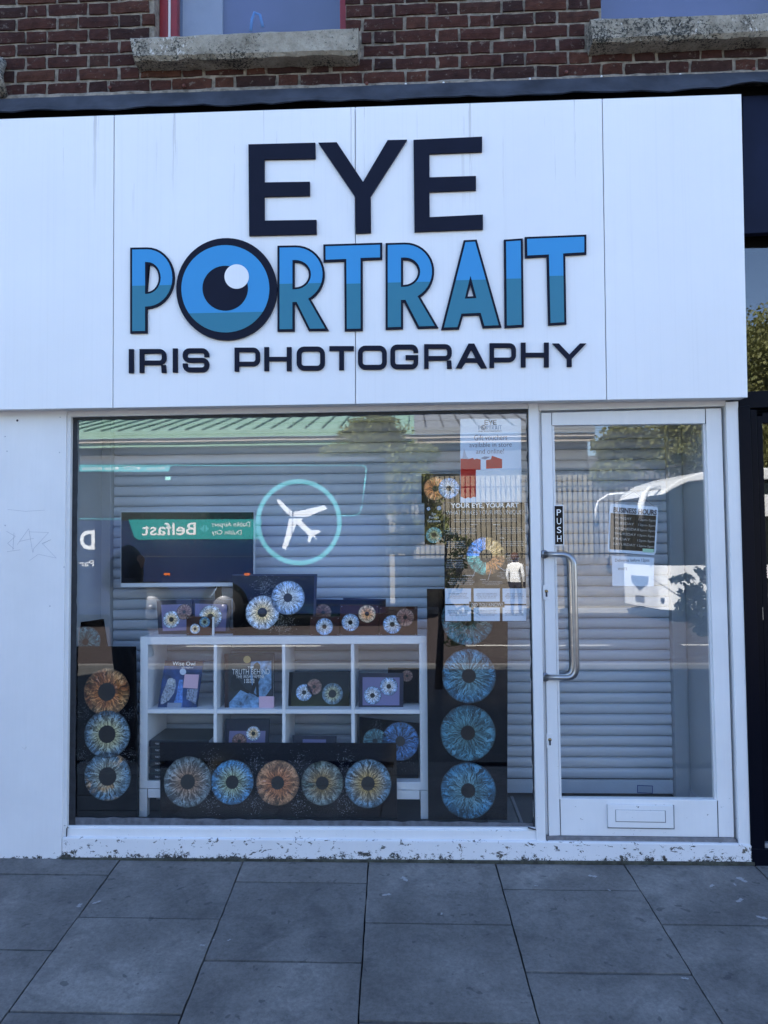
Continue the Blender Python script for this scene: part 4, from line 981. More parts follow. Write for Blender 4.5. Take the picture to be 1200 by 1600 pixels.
bq('printed_town', pl, [(293, 1077), (309, 1077), (306, 1100), (291, 1092)], .0014, .0006, plain('town_print', (.20, .24, .34), .4, var=.9, nscale=140), t)
nt1 = bq('sticky_note', pl, [(289, 1053.5), (311.5, 1054), (309, 1076), (286.5, 1074.5)], .005, .004, M_['pink'], None); tag(nt1, 'pink sticky note on the blue owl book cover', 'sticky note')
bq('clear_tab', pl, [(262, 1098), (284, 1098), (283.5, 1108.5), (261, 1108)], .003, .0022, flat('pale_tab', (.22, .26, .36), .4), t)
t, pl = bookbox('book', 'thick dark book titled THE TRUTH BEHIND THE IRISH FAMINE in the second cube', ((357, 1021), (427, 1020.5), (427.5, 1109), (357, 1108.5)), .215, .185, .03, plain('dark_famine_cover', (.014, .018, .030), .3, var=.6, nscale=20), M_['card'])
bq('spine', pl, [(351, 1021.5), (356.9, 1021), (356.9, 1108.5), (351, 1107)], -.001, -.033, plain('maroon_spine', (.03, .008, .012), .3), t)
sky_p = plain('pale_blue_print', (.13, .25, .42), .4, var=.75, nscale=40)
bq('printed_sky', pl, [(392, 1034), (424, 1032), (424, 1075), (412, 1092), (398, 1084), (391, 1060)], .0014, .0006, sky_p, t)
bq('printed_ground', pl, [(358, 1098), (376, 1078), (394, 1084), (408, 1092), (404, 1108), (358, 1108)], .0015, .0007, sky_p, t)
dk = flat('figure_print', (.008, .010, .016), .4)
bq('printed_figure', pl, [(398, 1037), (402, 1034), (406, 1038), (408, 1054), (404, 1066), (405, 1089), (401, 1089), (400, 1072), (396, 1084), (392, 1083), (396, 1064), (393, 1046)], .002, .0012, dk, t)
bq('printed_figure', pl, [(362, 1058), (368, 1052), (374, 1062), (384, 1076), (392, 1080), (388, 1084), (376, 1078), (366, 1080), (360, 1072)], .002, .0012, dk, t)
text('lettering', 'TRUTH BEHIND', pl, (363, 1045.5, 421.5, 1053.5), M_['whiteink'], t, .0026, bold=-.01)
text('lettering', 'THE IRISH FAMINE', pl, (369, 1054.5, 413, 1059.5), M_['whiteink'], t, .0026, bold=-.01)
text('lettering', 'THE', pl, (387, 1041, 397, 1044), M_['whiteink'], t, .0026)
text('lettering', '1845\n1852', pl, (382, 1061, 398, 1067), M_['whiteink'], t, .0026)
disc(pl, 386.2, 1030.5, 5.8, flat('gold_seal', (.45, .33, .14), .35), t, 'gold_seal')
nt2 = bq('sticky_note', pl, [(405, 1088), (428.6, 1087.8), (428.6, 1108.8), (405.2, 1109)], .006, .005, M_['pink'], None); tag(nt2, 'pink sticky note at the foot of the dark TRUTH BEHIND book', 'sticky note')
# stack of six identical volumes
spine_m = plain('black_book_spine', (.010, .013, .020), .35, var=.3); cov = plain('dark_teal_book_cover', (.016, .030, .040), .3, var=.3)
zb0 = zs0+.0008; hz = (at(290, 1157, .15).z - zb0)/6
bx0 = at(233.5, 1180, .15).x; bx1 = bx0 + .31
words = ['topmost', 'second from the top', 'third from the top', 'fourth from the top', 'fifth from the top', 'lowest']
for i in range(6):
    z = zb0 + i*hz; sh_ = random.uniform(-.003, .003)
    t = empty('book', 'thick black hardback, %s of the stack in the lower left cube' % words[5-i], 'book', (bx0+.15, .25, z), 'stack of black books')
    box('cover', bx0+sh_, bx1, .152, .40, z+hz-.0040, z+hz-.0006, cov, t, .0008); box('cover', bx0+sh_, bx1, .152, .40, z+.0004, z+.0035, cov, t, .0008)
    box('pages', bx0+.006+sh_, bx1-.003, .160, .395, z+.0036, z+hz-.0041, M_['card'], t)
    box('spine', bx0+sh_, bx1, .150, .158, z+.0036, z+hz-.0041, spine_m, t, .0008)
    text('lettering', 'THE TRUTH', FP(.150), None, M_['card'], t, .0008, uvbox=(bx0+.030, z+hz*.38, bx0+.085, z+hz*.62))
# ---- framed irises in the cubes
t, pl = board('framed_iris_picture', 'black panel on a small easel with two faint irises in the third cube', 'picture', ((450, 1050), (547, 1049), (546, 1107), (450.5, 1107)), .26, .22, .010, M_['acryl'],
      [(475.3, 1082, 13, 'ice'), (491, 1073, 12, 'pinkb'), (519.5, 1084, 16.5, 'bluegreen')])
for x in (509, 535): 
    q = pl.hit(x, 1106); tube('easel_foot', [q+Vector((0, .01, .004)), q+Vector((0, -.025, -.003))], .004, M_['black'], t, 8)
board('framed_iris_picture', 'navy frame with two pale blue irises on lavender mount in the fourth cube', 'picture', ((560.5, 1051), (630.5, 1051.5), (630, 1109), (560.5, 1109)), .225, .20, .012, NF,
      [(582, 1086.5, 14, 'ice'), (607.5, 1072.5, 14, 'ice')], 'framed irises', face=(MT, (6, 7)))
board('framed_iris_picture', 'black frame with rose iris half hidden behind the fourth cube picture', 'picture', ((606, 1043), (655, 1043.5), (654, 1098), (606, 1098)), .30, .27, .010, M_['canvas'], [(636, 1056, 9, 'pinkb')])
board('framed_iris_picture', 'navy frame with a gold and a rose iris in the lower second cube', 'picture', ((352.5, 1123), (421, 1123), (419, 1200), (350, 1200)), .25, .21, .012, NF,
      [(396, 1146, 11.3, 'icegold'), (374, 1158, 11.5, 'pinkb')], 'framed irises', face=(MT, (6, 19)))
board('framed_iris_picture', 'navy frame whose top edge shows in the lower third cube', 'picture', ((457, 1149), (525.5, 1149.5), (524, 1205), (456, 1205)), .25, .21, .012, NF, [], 'framed irises', face=(MT, (16, 6)))
t, pl = board('iris_canvas', 'black canvas with bright blue veined irises in the lower right cube', 'canvas', ((561.5, 1120), (655, 1130), (654, 1222), (561, 1212)), .27, .20, .015, M_['canvas'],
      [(586, 1158, 19, 'tealdark'), (625.5, 1158, 29, 'deepblue')])
dust(pl, 588, 1134, 5, 9, 90, dm, t, .0016, .005); dust(pl, 628, 1194, 12, 5, 60, dm, t, .0016, .005)

# ---- posters on the inside of the glass
PG = FP(GL+.0085)
GI = GL+.008
def poster(lbl, pts, mat, cat='poster', nm='poster', grp=None):
    o = bq(nm, PG, pts, 0, -.0006, mat, None); tag(o, lbl, cat, grp); return o
pale = flat('pale_blue_paper', (.60, .68, .80), .55)
po = poster('pale gift voucher poster with red present, top right of the window', [(719, 654.5), (814, 654), (815, 784.5), (719.5, 785.5)], pale)
text('lettering', 'Gift vouchers', PG, (741, 679.5, 792.5, 687.5), M_['textred'], po, .0006, bold=-.01)
text('lettering', 'available in store', PG, (733.5, 691.5, 799.5, 698), M_['textred'], po, .0006, bold=-.01)
text('lettering', 'and online!', PG, (744, 701.5, 787.5, 708.5), M_['textred'], po, .0006, bold=-.01)
bq('printed_present', PG, [(719.6, 717), (729.5, 715), (731, 717.5), (739, 715.5), (741, 718), (745, 716.5), (751, 718), (751, 734), (743.5, 734), (743.5, 777), (739, 776), (736, 778.5), (731, 777), (727, 779), (719.8, 776)], .0008, .0001, M_['redink'], po)
bq('printed_present', PG, [(759.5, 719), (767, 717.5), (768.5, 712), (784.5, 717.5), (784.5, 731.5), (759.5, 732.5)], .0008, .0001, M_['redink'], po)
bq('printed_ribbon', PG, [(725, 700), (729, 713), (733, 717), (722.5, 717)], .0009, .0002, flat('ribbon_print', (.42, .44, .52), .5), po)
bq('printed_ribbon', PG, [(751, 716), (757, 713), (766, 714), (758, 718)], .0009, .0002, flat('ribbon_print_dark', (.20, .22, .30), .5), po)
bq('white_square', PG, [(743.6, 734.2), (814.6, 733.6), (815, 784), (744, 784.6)], .0012, .0003, M_['card'], po)
# small printed logo: the sign's own letter shapes at poster size
def logo(pl, bx, par, e):
    pts = [FS.uv(x, y) for k, lp in glyphs for l in lp for x, y in l]
    x0 = min(p[0] for p in pts); x1 = max(p[0] for p in pts); y0 = min(p[1] for p in pts); y1 = max(p[1] for p in pts)
    a = pl.uv(bx[0], bx[3]); b = pl.uv(bx[2], bx[1])
    def mp(p):
        u, v = FS.uv(*p); return (a[0]+(u-x0)/(x1-x0)*(b[0]-a[0]), a[1]+(v-y0)/(y1-y0)*(b[1]-a[1]))
    logoblue = flat('logo_blue_print', (.03, .16, .34), .5)
    for k, lp in glyphs:
        if k == 'n': outline('printed_logo', [[mp(p) for p in l] for l in lp], pl, e, .0003, M_['navy'], par)
        else: outline('printed_logo', [[mp(p) for p in l] for l in lp], pl, e, .0003, logoblue, par)
    ring = arc(355.2, 453.3, 78.5, 79.5, 0, 354, 30); hole = arc(355.2, 453.3, 60, 60, 0, 350, 24)
    outline('printed_logo', [[mp(p) for p in ring]], pl, e, .0003, M_['navy'], par); outline('printed_logo', [[mp(p) for p in hole]], pl, e+.0004, .0003, logoblue, par)
    outline('printed_logo', [[mp(p) for p in arc(353, 452, 35, 35, 0, 350, 20)]], pl, e+.0008, .0003, M_['navy'], par)
    outline('printed_logo', [[mp(p) for p in arc(371, 434, 19, 19, 0, 350, 16)]], pl, e+.0012, .0003, M_['card'], par)
logo(PG, (747.3, 656, 784, 675), po, .0006)
p2 = poster('narrow poster with an orange and a blue iris left of the voucher poster', [(658.3, 740), (718.6, 740), (718.9, 785), (693.6, 785.3), (694, 850.5), (663.5, 851), (663, 786), (658.6, 786)], M_['black'])
iris(PG, 680, 763.5, 18, I_['orange'], p2, .0008); iris(PG, 701.5, 763, 16.5, I_['ice'], p2, .0016); iris(PG, 678, 836, 12.7, I_['teal'], p2, .0008)
iris(PG, 669.5, 795, 2.8, I_['ice'], p2, .0008); iris(PG, 686, 794, 3.5, I_['ice'], p2, .0008)
text('lettering', 'Eye\nPortrait\nGet yours', PG, (668, 801, 688, 817), M_['azuretext'] if 'azuretext' in M_ else M_['card'], p2, .0008)
p3_ = poster('dark YOUR EYE, YOUR ART poster with a four coloured iris and pale cards below', [(694.2, 785.6), (819.5, 785), (822.8, 971), (694.6, 971.5)], M_['black'])
text('lettering', 'YOUR EYE, YOUR ART', PG, (704.5, 786.5, 810.5, 794), M_['whiteink'], p3_, .0008, bold=.02)
text('lettering', 'WHAT MAKES YOUR IRIS UNIQUE?', PG, (697, 798, 818, 804.5), M_['card'], p3_, .0008, bold=-.02)
iris(PG, 759, 868.7, 30, I_['four'], p3_, .0012)
dim = flat('small_print_grey', (.38, .40, .43), .5)
lor = 'the coloured part of the eye is a pattern of fine fibres\nand rings that no two people share not even twins\nits colour comes from how light meets the pigment'
def smalltext(bx, n=3, cols=30, mat=None, par=None, e=.0008):
    random.seed(int(bx[0]*7+bx[1])); ws = lor.replace('\n', ' ').split(); L = []
    for i in range(n):
        s_ = ''
        while len(s_) < cols: s_ += random.choice(ws) + ' '
        L.append(s_.strip())
    text('small_print', '\n'.join(L), PG, bx, mat or dim, par or p3_, e)
smalltext((709, 810.5, 807, 815.5), 2, 70)
for bx in ((695.5, 825, 745, 835), (770, 824, 820, 834), (697, 845, 727, 856), (781, 845, 820, 853), (697, 874, 725, 888), (791, 866, 812, 882), (700, 903, 741, 914), (753, 908, 786, 914), (777, 893, 820, 904)): smalltext(bx, 4 if bx[3]-bx[1] > 9 else 3, 26)
for s_, bx in (('WHERE IT STARTS', (735, 819, 746, 820.3)), ('IRIS', (771, 819, 781, 820.3)), ('PUPIL', (781, 840, 788, 841.3)), ('COLOUR', (716, 868, 723, 869.3)), ('FIBRES', (787, 890, 797, 891.3)), ('PIGMENT', (723, 898.5, 742, 900)), ('RING', (751, 905, 759, 906.3))):
    text('lettering', s_, PG, bx, M_['whiteink'], p3_, .0008)
V = []; F = []
for (x0, y0, x1, y1) in ((743, 890, 738, 902), (767, 890, 762, 907), (777, 884, 788, 892), (783, 872, 793, 864), (722, 872, 730, 874)):
    a = PG.uv(x0, y0); b = PG.uv(x1, y1); k = len(V); V += [PG.p(a[0], a[1], .003), PG.p(a[0]+.0018, a[1]+.0008, .003), PG.p(b[0]+.0018, b[1]+.0008, .003), PG.p(b[0], b[1], .003)]; F.append((k, k+1, k+2, k+3))
meshobj('pointer_line', V, F, M_['card'], p3_)
for (x0, x1) in ((695.3, 736), (740, 781), (785, 825)):
    for (y0, y1) in ((919.4, 943.5), (946, 970.3)):
        bq('printed_card', PG, [(x0, y0), (min(x1, 822+ (y0-918)*.02), y0), (min(x1, 822.4), y1), (x0+.3, y1)], .001, .0002, pale, p3_)
        smalltext((x0+4, y0+7, min(x1, 822)-4, y0+16), 4, 26, M_['ink'], p3_, .0016)
bq('title_band', PG, [(733, 940), (788, 940), (788.3, 949), (733.3, 949)], .0022, .0004, M_['black'], p3_)
text('lettering', 'DID YOU KNOW?', PG, (736, 942, 785.5, 947.3), M_['card'], p3_, .0028, bold=-.01)
# ---- door: opening hours and delivery notice
hs = poster('rounded black BUSINESS HOURS sign hanging inside the glass door', [(956, 787), (1025, 791.5), (1028.3, 795), (1024.5, 863.5), (1021.5, 867.3), (952, 862.5), (949.5, 859), (952.6, 790)], pale, 'sign', 'hours_sign')
HP = Plane(PG.hit(950, 860), PG.hit(1024.5, 865.5)-PG.hit(950, 860), PG.hit(952.6, 790)-PG.hit(950, 860))
bq('sign_face', PG, [(954, 801.5), (1025.3, 806), (1022, 862.5), (952.5, 858)], .0012, .0002, M_['black'], hs)
w_u = HP.uv(1024.5, 865)[0]; h_v = HP.uv(952.6, 788)[1]
def ht(s_, x0, y0, x1, y1, m_, b=0.0): text('lettering', s_, HP, None, m_, hs, .0022, bold=b, uvbox=(w_u*x0, h_v*(1-y1), w_u*x1, h_v*(1-y0)))
ht('BUSINESS HOURS', .06, .05, .97, .17, M_['ink'], .035)
for i, d in enumerate(('MONDAY', 'TUESDAY', 'WEDNESDAY', 'THURSDAY', 'FRIDAY', 'SATURDAY')):
    y = .255 + i*.113; ht(d, .10, y, .10+.058*len(d), y+.052, dim); 
    ht('12pm-5pm', .60, y+.005, .96, y+.065, dim)
bq('sticker', PG, [(1004, 857), (1021.5, 858), (1021, 863.5), (1004, 862.5)], .002, .0012, flat('mint_sticker', (.35, .6, .45), .5), hs)
tube('cord', [PG.hit(957, 788)+Vector((0, .003, 0)), PG.hit(991, 768)+Vector((0, .004, 0)), PG.hit(1024, 792)+Vector((0, .003, 0))], .0009, M_['ink'], hs, 6)
dn = poster('pale blue paper delivery notice taped below the business hours sign', [(956, 868.5), (1022, 871.5), (1021.4, 916), (957, 915.5)], pale, 'notice', 'paper_notice')
text('lettering', 'Deliveries before 12pm:', PG, (961, 873, 1015, 879), M_['ink'], dn, .0006)
text('lettering', 'WHITE', PG, (965, 887, 980, 891), M_['ink'], dn, .0006)
# ================================================================== ACROSS THE STREET (seen mirrored in the glass)
def mprism(nm, pl, pts, e0, e1, mat, par=None, bev=0.0): return bq(nm, pl, pts, e0, e1, mat, par, bev)
def plan_body(nm, x0, x1, y0, y1, z0, z1, r, mat, par, T, ends=(True, True)):
    """rounded-rectangle plan extruded upwards; T maps local to world"""
    P = []
    for (cx_, cy_, a0, rr_) in ((x1-r, y1-r, 0, r), (x0+r, y1-r, 90, r), (x0+r, y0+r, 180, r), (x1-r, y0+r, 270, r)):
        for k in range(7): a = radians(a0+k*15); P.append((cx_+rr_*cos(a), cy_+rr_*sin(a)))
    return prism(nm, [T @ Vector((x, y, z1)) for x, y in P], [T @ Vector((x, y, z0)) for x, y in P], mat, par, 0.0)
dglass = flat('tinted_coach_glass', (.006, .010, .012), .06, .5)
tyre = flat('tyre_rubber', (.012, .012, .012), .8); rim = plain('wheel_rim_metal', (.16, .16, .17), .45, .5)
def wheel(par, T, x, y, z, r=.5):
    hub = T @ Vector((x, y, z)); out = (T.to_3x3() @ Vector((0, -1, 0))).normalized()
    w_ = tube('wheel', [hub - out*.25, hub + out*.02], r, tyre, par, 28)
    tube('rim', [hub, hub+out*.03], [r*.62, r*.55], rim, w_, 24); tube('hub', [hub+out*.03, hub+out*.09], [r*.22, r*.16], rim, w_, 16)
# ---- navy express coach
BUS = RP(14.3); by = BUS.o.y
bx_front = BUS.hit(604, 850).x; bx_rear = bx_front - 12.2
T = Matrix.Translation((bx_rear, by, 0)) @ Matrix.Scale(-1, 4, (0, 1, 0))     # local y grows away from the shop
nv = plain('navy_coach_paint', (.006, .016, .062), .25, var=.06); 
bus = empty('coach', 'navy express coach with aeroplane ring emblem and Belfast lettering, mirrored in the window', 'coach', ((bx_front+bx_rear)/2, by-1.2, ROADZ))
zb = BUS.hit(400, 959).z; zw = BUS.hit(400, 811).z; zt2 = BUS.hit(400, 722).z; zr = BUS.hit(400, 716).z
plan_body('body', 0, 12.2, .0, 2.5, zb, zw, .35, nv, bus, T); plan_body('window_band', .02, 12.17, .015, 2.48, zw+.001, zt2, .35, dglass, bus, T)
plan_body('roof', .03, 12.15, .03, 2.45, zt2+.001, zr, .35, plain('grey_coach_roof', (.10, .12, .15), .4), bus, T)
cy_ = flat('cyan_livery_stripe', (.10, .42, .46), .6, .1); tl2 = flat('teal_livery_band', (.03, .27, .27), .6, .1); wv_ = flat('white_livery_vinyl', (.80, .81, .83), .6, .1); wire = plain('window_seam', (.05, .06, .07), .5)
B = BUS
ring = [B.uv(467+67*cos(a*pi/36), 816+67*sin(a*pi/36)) for a in range(72)]; hole = [B.uv(467+60*cos(a*pi/36), 816+60*sin(a*pi/36)) for a in range(72)]
outline('ring_emblem', [ring, hole], B, .012, .006, cy_, bus)
def z8(l): return [(380+x/5, 700+y/5) for x, y in l]
for poly in ([(264, 402), (285, 403), (345, 462), (362, 476), (362, 528), (300, 468), (268, 425)], [(366, 480), (383, 492), (383, 540), (366, 530)], [(394, 500), (500, 480), (632, 447), (657, 475), (500, 538), (394, 538)],
             [(358, 550), (383, 550), (378, 690), (335, 796), (304, 780), (330, 690)], [(386, 550), (472, 550), (455, 565), (530, 640), (592, 640), (606, 655), (556, 680), (580, 716), (545, 690), (518, 738), (502, 728), (510, 680), (420, 592), (386, 668)]):
    bq('aeroplane_emblem', B, z8(poly), .016, .002, wv_, bus)
def strip(pts, r, nm='livery_line'):
    for a, b in zip(pts[:-1], pts[1:]):
        pa = B.hit(*a); pb = B.hit(*b); pa.y = pb.y = by + .006; tube(nm, [pa, pb], r, cy_, bus, 6)
strip([(-160, 727.4), (564, 727.8), (570, 729), (572, 734), (571, 745), (566, 790), (563, 800), (558, 805), (550, 806), (534, 806)], .018)
strip([(-160, 811), (189, 811)], .018)
bq('banner', B, [(-160, 727), (270, 727), (266, 731), (263, 737), (-160, 737)], .014, .003, cy_, bus)
text('lettering', '* Air-con', B, (230, 728.8, 264, 734.3), wv_, bus, .018); text('lettering', 'CCTV', B, (194, 728.8, 211, 734.3), wv_, bus, .018); text('lettering', 'Low emissions', B, (129, 729, 178, 734.3), wv_, bus, .018)
for x in (183, 216): bq('pictogram', B, [(x-2.5, 730), (x+2, 729.5), (x+3.5, 731.5), (x+1, 733.8), (x-2, 733)], .018, .015, wv_, bus)
bq('banner', B, [(201, 811.5), (410, 811.5), (405, 842), (216, 843), (210, 838), (204, 820)], .014, .003, tl2, bus)
text('lettering', 'Belfast', B, (223, 817, 306, 836), wv_, bus, .018, bold=.01)
text('lettering', 'Dublin Airport', B, (331.5, 816, 391, 825), wv_, bus, .018); text('lettering', 'Dublin City', B, (331.5, 828.5, 377.5, 837), wv_, bus, .018)
bq('pictogram', B, [(319.5, 820.5), (319.5, 832), (312.5, 826)], .018, .015, cy_, bus); bq('pictogram', B, [(321.5, 820.5), (321.5, 832), (327, 826)], .018, .015, cy_, bus)
text('lettering', 'D', B, (125.5, 828.5, 148.5, 859), wv_, bus, .018, bold=.03); text('lettering', 'Part', B, (119, 876, 147, 885), wv_, bus, .018)
bq('light_panel', B, [(258.5, 745), (266.5, 745), (266.5, 750.5), (258.5, 750.5)], .014, .003, flat('mint_panel', (.4, .85, .7), .4), bus)
for x, y in ((387, 897), (262, 897)): bq('side_marker', B, [(x-5, y-1.5), (x+4, y-1.5), (x+4, y+2), (x-5, y+2)], .014, .003, flat('orange_marker_lamp', (.75, .16, .02), .3), bus)
for px in (110, 180, 300, 401, 442, 513, 557):
    a = B.hit(px, 730); b = B.hit(px, 808); a.y = b.y = by+.004; tube('window_seam', [a, b], .007, wire, bus, 6)
for a, b in (((-160, 869), (600, 870)), ((-160, 945), (600, 945))):
    pa = B.hit(*a); pb = B.hit(*b); pa.y = pb.y = by+.002; tube('body_seam', [pa, pb], .008, wire, bus, 6)
for px in (237, 350):
    q = B.hit(px, 950); tube('wheel_arch', [Vector((q.x, by-.01, ROADZ+.52)), Vector((q.x, by+.004, ROADZ+.52))], .62, M_['blackgap'], bus, 32)
    wheel(bus, Matrix.Identity(4) @ Matrix.Translation((q.x, by+.0, ROADZ+.5)) @ Matrix.Scale(-1, 4, (0, 1, 0)), 0, 0, 0)
# ---- white coach
th_ = radians(-9)
A0 = RP(15.0).hit(1036, 900)
T2 = Matrix.Translation((A0.x, A0.y, 0)) @ Matrix.Rotation(th_, 4, 'Z') @ Matrix.Scale(-1, 4, (0, 1, 0))
wc = plain('white_coach_paint', (.80, .80, .79), .25, var=.03)
co = empty('coach', 'white coach with swept mirror arms facing the camera, reflected in the glass door', 'coach', (A0.x+4, A0.y-1.2, ROADZ))
G = ROADZ
T3 = T2 @ Matrix.Shear('XY', 4, (0, 0)) 
def front(x, y, z): return T2 @ Vector((x, y, z))
plan_body('body', 0, 12, 0, 2.5, G+.32, G+1.42, .35, wc, co, T2); plan_body('window_band', .06, 11.9, .02, 2.48, G+1.421, G+3.20, .40, dglass, co, T2)
gp_ = [(.10, 3.201), (.30, 3.33), (.7, 3.50), (11.9, 3.50), (11.9, 3.201)]
prism('upper_glass', [T2 @ Vector((x, .02, G+z)) for x, z in gp_], [T2 @ Vector((x, 2.48, G+z)) for x, z in gp_], dglass, co)
rp = [(-.04, 3.00), (.14, 3.17), (.5, 3.40), (1.1, 3.58), (2.0, 3.70), (11.6, 3.70), (11.9, 3.5), (11.9, 3.315), (2.2, 3.40), (1.2, 3.38), (.7, 3.315), (.30, 3.145), (.08, 3.005)]
rp_ = [(x, z+.19) for x, z in rp]
prism('roof', [T2 @ Vector((x, -.03, G+z)) for x, z in rp_], [T2 @ Vector((x, 2.53, G+z)) for x, z in rp_], wc, co, .03)
prism('side_fairing', [T2 @ Vector((x, -.07, G+z)) for x, z in ((1.2, 3.05), (2.2, 3.2), (11.5, 3.2), (11.5, 2.65), (1.7, 2.65), (1.65, 3.0))], [T2 @ Vector((x, .03, G+z)) for x, z in ((1.2, 3.05), (2.2, 3.2), (11.5, 3.2), (11.5, 2.65), (1.7, 2.65), (1.65, 3.0))], wc, co)
def fbox(nm, y0, y1, z0, z1, x0, x1, mat): 
    c = [(y0, z0), (y1, z0), (y1, z1), (y0, z1)]
    return prism(nm, [T2 @ Vector((x0, y, G+z)) for y, z in c], [T2 @ Vector((x1, y, G+z)) for y, z in c], mat, co, .01)
dkp = flat('dark_grille', (.02, .022, .025), .3)
prism('grille', [T2 @ Vector((-.02, y, G+z)) for y, z in ((.75, 1.12), (1.75, 1.12), (1.72, .95), (1.25, .74), (.78, .95))], [T2 @ Vector((.02, y, G+z)) for y, z in ((.75, 1.12), (1.75, 1.12), (1.72, .95), (1.25, .74), (.78, .95))], dkp, co)
fbox('number_plate', 1.0, 1.5, .45, .60, -.03, 0, plain('number_plate_dark', (.12, .12, .13), .5, var=.8, nscale=30))
for s_ in (0, 1):
    y0 = .12 if s_ == 0 else 2.02
    prism('headlight', [T2 @ Vector((-.0 if abs(y-1.25) < 1 else .10, y, G+z)) for y, z in ((y0, 1.25), (y0+.36, 1.12), (y0+.36, .85), (y0, .72))], [T2 @ Vector((.3, y, G+z)) for y, z in ((y0, 1.25), (y0+.36, 1.12), (y0+.36, .85), (y0, .72))], dglass, co)
    prism('fog_light', [T2 @ Vector((.03, y, G+z)) for y, z in ((y0, .62), (y0+.36, .58), (y0+.36, .50), (y0, .50))], [T2 @ Vector((.3, y, G+z)) for y, z in ((y0, .62), (y0+.36, .58), (y0+.36, .50), (y0, .50))], dkp, co)
    ys = -.15 if s_ == 0 else 2.65
    yb = .25 if s_ == 0 else 2.25
    tube('mirror_arm', [T2 @ Vector((.1, yb, G+3.40)), T2 @ Vector((-.30, (yb+ys)/2, G+3.36)), T2 @ Vector((-.52, ys, G+3.18)), T2 @ Vector((-.60, ys, G+2.95)), T2 @ Vector((-.60, ys, G+2.60))], ([.05, .06, .08, .085, .06] if s_ == 0 else [.03, .035, .035, .035, .03]), wc, co, 12)
    tube('mirror', [T2 @ Vector((-.60, ys, G+2.60)), T2 @ Vector((-.60, ys, G+2.45))], [.07, .05], dkp, co, 12)
prism('destination_text_panel', [T2 @ Vector((.03, y, G+z)) for y, z in ((.6, 3.0), (1.9, 3.0), (1.9, 3.2), (.6, 3.2))], [T2 @ Vector((.08, y, G+z)) for y, z in ((.6, 3.0), (1.9, 3.0), (1.9, 3.2), (.6, 3.2))], dglass, co)
tube('wiper', [T2 @ Vector((.0, 1.2, G+1.45)), T2 @ Vector((.02, .5, G+1.6))], .015, dkp, co, 6)
for x in (2.6, 9.0): 
    tube('wheel_arch', [T2 @ Vector((x, .02, G+.5)), T2 @ Vector((x, -.006, G+.5))], .62, M_['blackgap'], co, 32); wheel(co, T2, x, .0, G+.5)
side = Plane(T2 @ Vector((0, -.004, 0)), T2.to_3x3() @ Vector((-1, 0, 0)), (0, 0, 1))
# ---- station building with a green metal roof
LB = empty('station_building', 'long low building with green seamed metal roof, beyond the coaches', 'building', (0, -24, G))
R22 = RP(22.5); yb_ = R22.o.y
e1 = R22.hit(300, 697).z; e2 = R22.hit(300, 690).z; e3 = R22.hit(300, 684).z; e4 = R22.hit(300, 673).z
X_L = R22.hit(-420, 700).x; X_R = R22.hit(930, 700).x; X_M = R22.hit(648, 700).x
stone_w = plain('sandstone_wall', (.25, .22, .165), .85, var=.18, nscale=3, bmp=.2); clad = plain('dark_grey_cladding', (.085, .082, .078), .7, var=.15, nscale=1.5)
box('lower_wall', X_L, X_R, yb_-9, yb_-.5, G, R22.hit(300, 737).z, stone_w, LB)
box('upper_wall', X_L, X_R-.2, yb_-9, yb_-.32, R22.hit(300, 737).z, e1, clad, LB)
grn = plain('pale_green_metal_roof', (.26, .42, .32), .45, var=.08, nscale=2); tan = plain('tan_gutter', (.42, .37, .32), .6, var=.1); grey = plain('grey_metal_roof', (.23, .24, .25), .5, var=.1, nscale=2)
box('soffit_trim', X_L, X_M, yb_-.3, yb_-.1, e1, e2, grn, LB); box('gutter', X_L, X_R, yb_-.35, yb_-.02, e2+.002, e3, tan, LB); box('soffit_trim', X_M+.01, X_R, yb_-.3, yb_-.1, e1, e2, tan, LB)
rz = R22.hit(300, 664).z
def roofslab(nm, x0, x1, mat): 
    prism(nm, [(x0, yb_+.05, e3+.002), (x0, yb_+.05, e4), (x0, yb_-7.5, e4+2.05), (x0, yb_-7.5, e3+1.6)], [(x1, yb_+.05, e3+.002), (x1, yb_+.05, e4), (x1, yb_-7.5, e4+2.05), (x1, yb_-7.5, e3+1.6)], mat, LB)
roofslab('roof', X_L, X_M, grn); roofslab('roof', X_M+.01, X_R, grey)
x = X_L + .3; seam_m = plain('green_seam', (.16, .27, .20), .5); 
while x < X_R:
    m_ = seam_m if x < X_M else clad
    V = [(x, yb_+.05, e4+.001), (x+.05, yb_+.05, e4+.001), (x+.05, yb_-7.5, e4+2.06), (x, yb_-7.5, e4+2.06)]; V += [(a, b, c+.06) for a, b, c in V]
    meshobj('roof_seam', V, [(4, 5, 6, 7), (0, 1, 5, 4), (1, 2, 6, 5), (3, 0, 4, 7)], m_, LB); x += .62
